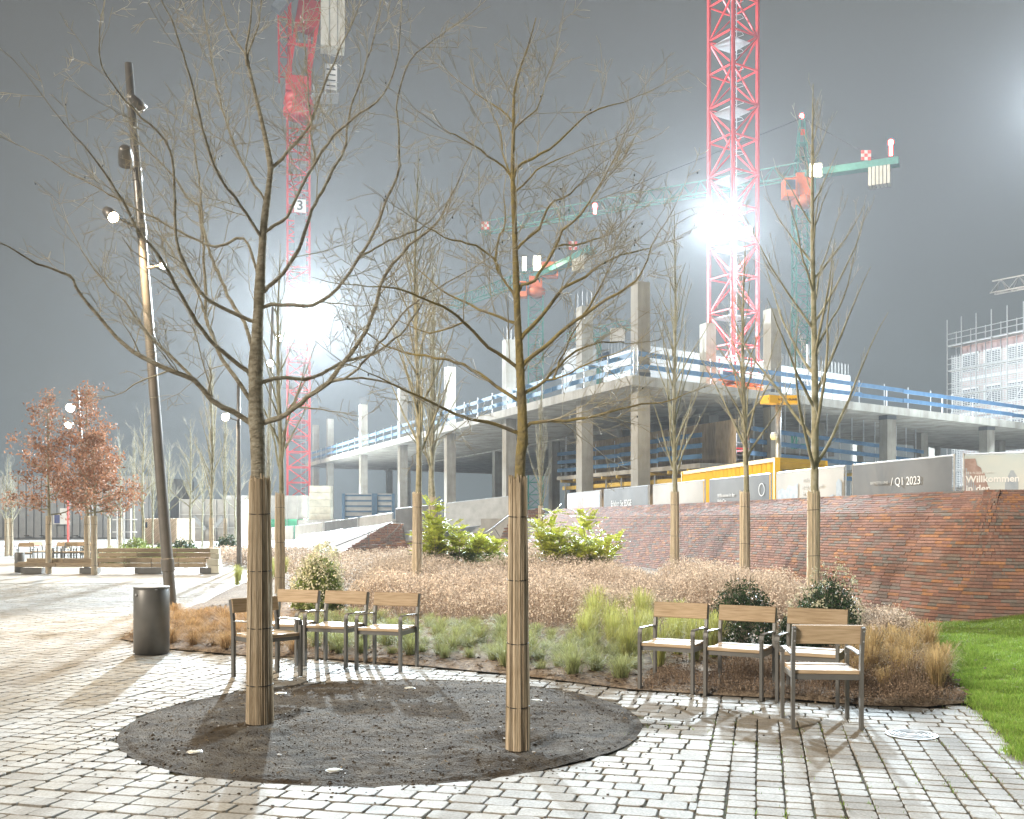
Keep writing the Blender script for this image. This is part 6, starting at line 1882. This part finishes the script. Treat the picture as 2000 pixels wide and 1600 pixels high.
# ================================================================ litter bins
def bin_(label, loc, h, r_):
    t = thing('litter_bin', label, 'bin', loc)
    MB().lathe([(r_ * .93, .0), (r_ * .93, .02), (r_, .021), (r_, h - .035), (r_ * .985, h - .03)], 48).build('body', 'steel_dark', t, True)
    MB().lathe([(r_ * .97, h - .03), (r_ * 1.012, h - .028), (r_ * 1.012, h - .006), (r_ * .99, h), (.001, h + .006)], 48).build('lid', 'steel_dark', t, False)
    MB().lathe([(.014, 0), (.014, .008), (.006, .010)], 12, (0, 0, 0)).build('lock', 'galv', t).location = (-.12, -r_ * .86, h - .09)
    t.children[-1].rotation_euler = (R(90), 0, R(-30))
    MB().tube([(r_ * .5, -r_ * .86, h - .028), (r_ * .62, -r_ * .80, h - .028)], .006, 6).build('hinge', 'galv', t)
    return t
bin_('dark grey cylindrical litter bin beside the leaning lamp pole', (-4.35, 12.05, .002), .81, .207)
bin_('distant grey litter bin at the left end of the timber bench', (P(32, 1117, 31).x, 31.2, .0), .62, .145)

# ================================================================ timber bench
t = thing('timber_bench', 'long low timber bench with plank backrest across the left background', 'bench', (0, 30.6, 0))
def wx(px_, Y_=30.4): return (px_ - 1000) / FPX * Y_
def plank(x0, x1, y, z, d_, h, n):
    r = random.Random(int(abs(x0) * 100 + z * 1000)); xs = np.linspace(x0, x1, n + 1)
    for i in range(n):
        rbox(((xs[i] + xs[i + 1]) / 2, y, z), (xs[i + 1] - xs[i] - .02, d_, h), .008).build('plank', 'wood_grey', t)
x0, x1 = wx(180), wx(413)
for z in (.70, .56): plank(x0, x1, .25, z, .09, .125, 3)
for z in (.40, .25): plank(wx(190), wx(400), -.12, z, .09, .125, 4)
for y in (-.02, .10, .20): plank(wx(190), wx(400), y, .455, .10, .05, 4)
plank(wx(45), wx(190), .05, .40, .10, .12, 2); plank(wx(28), wx(190), -.14, .26, .12, .115, 2)
for y in (-.02, .1): plank(wx(30), wx(188), y - .02, .325, .10, .05, 2)
for px_, w in ((60, .62), (170, .5), (288, .80), (400, .35)):
    MB().box((wx(px_), .02, .09), (w, .36, .18)).build('foot', 'steel_dark', t)
for k, (a, b) in enumerate(((.0, .24), (.24, .44), (.44, .60), (.60, .76))):
    MB().box((wx(410) + .08 - k * .01, .06 + (.13 if k > 1 else 0), (a + b) / 2), (.34 - .08 * (k > 1), .42 - .22 * (k > 1), b - a - .012)).build('end_block', 'concrete_block', t)

# ================================================================ lamp posts
def head(parent, O, pos, aim, col, lens, power, rad=.11, length=.34, lit=True, arm_to=None, soft=.1, kind='SPOT', cone=165):
    pos, aim = Vector(pos), Vector(aim); d = (aim - pos).normalized()
    q_ = d.to_track_quat('Z', 'Y')
    h_ = link('lamp_head', MB().lathe([(rad * .55, -length), (rad * .8, -length * .92), (rad, -length * .55), (rad, 0), (rad * .9, .001), (rad * .88, -.03)], 18).mesh('lamp_head', 'pole', True), parent, pos - O)
    h_.rotation_mode = 'QUATERNION'; h_.rotation_quaternion = q_
    MB().lathe([(rad * .86, -.028), (rad * .86, -.016), (.001, -.012)], 18).build('lens', lens if lit else 'dark_glass', h_)
    if arm_to is not None:
        MB().tube([pos - O - d * length * .5, Vector(arm_to) - O], .022, 6).build('bracket', 'pole', parent)
    if lit and power:
        lamp_light('lamp_light', kind, pos + d * .05, power, col, soft, parent, aim=aim, cone=cone)
    return h_
def lamp_post(label, foot, top, r0, r1, collars=()):
    t = thing('lamp_post', label, 'lamp post', foot)
    foot, top = Vector(foot), Vector(top); ax_ = top - foot
    MB().tube([ax_ * f for f in (0, .02, .3, .7, 1)], [r0 * 1.0, r0, r0 + (r1 - r0) * .3, r0 + (r1 - r0) * .7, r1], 24).build('pole', 'pole', t, True)
    MB().tube([ax_ * -.002, ax_ * .004], r0 * 1.35, 20).build('base_plate', 'pole', t)
    for f in collars:
        rr = r0 + (r1 - r0) * f
        MB().tube([ax_ * (f - .012), ax_ * (f - .011), ax_ * (f + .011), ax_ * (f + .012)], [rr, rr * 1.16, rr * 1.16, rr], 24).build('collar', 'pole', t)
    return t, foot, ax_
WARM, COOL, WHITE = (1.0, .74, .44), (.78, .91, 1.0), (1.0, .95, .85)
# tall leaning pole with adjustable spotlights
YP = 17.3
f_ = G(335, 1199); tp_ = P(251, 124, 17.0)
lp, fo, ax_ = lamp_post('tall leaning lamp pole with clamped spotlights behind the litter bin', (f_.x, f_.y, 0), tp_, .098, .066, (.09, .70, .80, .93))
def on(f): return fo + ax_ * f
pw = P(222, 425, 16.6)
head(lp, fo, pw, (1, 9, 0), WARM, 'lens_warm', 2600, .10, .34, arm_to=on(.70), cone=172)
head(lp, fo, P(246, 322, 16.8), (-9.5, 26, 0), WARM, 'lens_warm', 0, .12, .34, arm_to=on(.80), lit=False)
head(lp, fo, P(282, 215, 16.9), (3, 24, 0), COOL, 'lens_cool', 0, .085, .30, lit=False, arm_to=on(.93))
head(lp, fo, P(318, 520, 16.8), (-2.5, 4, 0), COOL, 'lens_white', 150, .06, .2, arm_to=on(.63))
# slim post further back
fo2 = Vector((P(467, 1100, 34).x, 34, 0)); tp2 = P(466, 742, 34)
lp2, fo, ax_ = lamp_post('slim lamp post with one lamp left of the thick trunk', fo2, tp2, .085, .06, (.75,))
head(lp2, fo, P(440, 815, 33.6), (-6, 8, 0), WARM, 'lens_warm', 1300, .14, .34, arm_to=fo + ax_ * .78)
# post behind the trunk with two lamps
fo3 = Vector((P(520, 1080, 45).x, 45, 0)); tp3 = P(533, 600, 45)
lp3, fo, ax_ = lamp_post('lamp post with two lamps half hidden behind the thick left trunk', fo3, tp3, .12, .07, (.8,))
head(lp3, fo, P(545, 660, 44.6), (-6, 8, 0), WHITE, 'lens_white', 2200, .18, .4, arm_to=fo + ax_ * .87)
head(lp3, fo, P(527, 710, 44.6), (-12, 10, 0), WHITE, 'lens_white', 1500, .16, .4, arm_to=fo + ax_ * .78)
# leaning posts among the oaks
fo4 = Vector((P(178, 1090, 44).x, 44, 0)); tp4 = P(150, 760, 44)
lp4, fo, ax_ = lamp_post('leaning lamp post with two bright lamps above the brown-leaved oaks', fo4, tp4, .12, .07, (.8,))
head(lp4, fo, P(137, 797, 43.6), (-9, 8, 0), WARM, 'lens_white', 2600, .20, .4, arm_to=fo + ax_ * .88)
head(lp4, fo, P(133, 831, 43.6), (-16, 16, 0), WARM, 'lens_warm', 1600, .16, .4, arm_to=fo + ax_ * .78)
fo5 = Vector((P(184, 1090, 46).x, 46, 0)); tp5 = P(172, 900, 46)
lamp_post('shorter leaning pole close beside the two-lamp post among the oaks', fo5, tp5, .11, .08)

# ================================================================ floodlights of the building site
def flood(label, pos, aim, power, n=3, size=.55, col=COOL, lens='lens_cool', soft=.5, cone=165, fix=None):
    pos, aim = Vector(pos), Vector(aim)
    t = thing('flood_light', label, 'floodlight', pos)
    d = (aim - pos); d.z *= .6; q_ = d.normalized().to_track_quat('-Y', 'Z'); t.rotation_mode = 'QUATERNION'; t.rotation_quaternion = q_
    for k in range(n):
        x = (k - (n - 1) / 2) * size * 1.12
        hs = MB().box((x, .16, 0), (size, .28, size)).build('housing', 'steel_dark', t)
        MB().box((x, .005, 0), (size * .9, .02, size * .9)).build('lens', lens, t)
        for s in (-1, 1): MB().beam((x + s * size * .53, .16, 0), (x + s * size * .53, .30, -size * .7), .03, .05).build('bracket', 'galv', t)
    MB().beam((-n * size * .62, .30, -size * .7), (n * size * .62, .30, -size * .7), .10, .10).build('cross_bar', 'galv', t)
    MB().beam((0, .30, -size * .7), (0, 1.1, -size * .7), .10, .10).build('stub', 'galv', t)
    d2 = (aim - pos).normalized()
    bpy.context.view_layer.update()
    lo = lamp_light('flood_beam', 'SPOT', pos + d2 * .45, power, col, soft, None, aim=aim, cone=cone)
    lo.parent = t; lo.matrix_parent_inverse = t.matrix_world.inverted()
    return t
L1P = P(600, 620, 97.6)
flood('bright floodlight cluster on the left red crane mast', L1P, (-1, 12, 0), 6.0e5, 3, .8)
flood('bright floodlight cluster on the right red crane mast', P(1400, 432, 67.5), (4, 26, 4), 2.3e5, 3, .6)
flood('small second floodlight at the right chord of the right red crane mast', P(1460, 452, 68.5), (20, 45, 4), 3e4, 1, .6)
# flood mast just outside the right edge: its glow reaches into the picture and it throws the chair shadows
FM = Vector((35.0, 62.0, GZ)); FT = 27.5
t = thing('flood_mast', 'steel flood mast standing beyond the right picture edge', 'mast', FM)
MB().tube([(0, 0, 0), (0, 0, FT - GZ)], [.32, .16], 14).build('pole', 'galv', t, True)
MB().box((0, 0, .2), (1.4, 1.4, .4)).build('footing', 'concrete', t)
flood('floodlight cluster on the mast beyond the right picture edge', FM + Vector((-.9, -.9, FT - GZ)), (1, 8, 0), 1.9e5, 3, .6)
# work lights at the foot of the left crane
for px_, py_, lab in ((570, 1004, 'small work light at the left side of the red crane foot'), (597, 1014, 'small work light at the right side of the red crane foot')):
    p = P(px_, py_, 92); t = thing('work_light', lab, 'work light', (p.x, p.y, .2))
    MB().tube([(0, 0, 0), (0, 0, p.z - .2)], .05, 6).build('stand', 'galv', t)
    MB().box((0, .08, p.z - .2), (.5, .12, .4)).build('housing', 'steel_dark', t)
    MB().box((0, .01, p.z - .2), (.44, .02, .34)).build('lens', 'lens_white', t)
# lit boxes on the teal cranes
for (px_, py_, Y_, w, h, lab) in ((1594, 332, 107, 1.15, 1.35, 'glowing yellow-white light box on the peaked teal crane'),
                                  (1049, 514, 128, .85, 1.75, 'glowing yellow-white light panel on the low teal crane'),
                                  (1024, 515, 128.5, .45, 1.7, 'narrow glowing panel left of the larger one on the low teal crane')):
    p = P(px_, py_, Y_); t = thing('light_box', lab, 'light box', tuple(p))
    MB().box((0, .2, 0), (w + .12, .3, h + .12)).build('housing', 'white_paint', t)
    MB().box((0, .03, 0), (w, .03, h)).build('lens', 'lens_yellow', t)
    MB().beam((0, .35, -h / 2), (.4, 1.6, -h / 2 - 1.2), .12).build('bracket', 'teal_paint', t)
    if w > .6: lamp_light('box_glow', 'POINT', p + Vector((0, -.5, 0)), 900, (1, .9, .6), .4, t)
for k, z in enumerate((P(1030, 522, 128).z - .6, P(1030, 522, 128).z, P(1030, 522, 128).z + .4)): pass

# ================================================================ night air: thin mist that glows round the lamps
hz = MB().box((10, 120, 37), (300, 300, 76)).build('haze', None)
tag(hz, 'thin night mist glowing round the lamps', kind='stuff')
hm = bpy.data.materials.new('mist'); hm.use_nodes = True
nt = hm.node_tree; nt.nodes.clear()
ho = nt.nodes.new('ShaderNodeOutputMaterial'); hv = nt.nodes.new('ShaderNodeVolumePrincipled')
hv.inputs['Color'].default_value = (.96, .97, 1.0, 1); hv.inputs['Density'].default_value = HAZE_D
hv.inputs['Anisotropy'].default_value = .5
nt.links.new(hv.outputs[0], ho.inputs['Volume'])
hz.data.materials.clear(); hz.data.materials.append(hm)
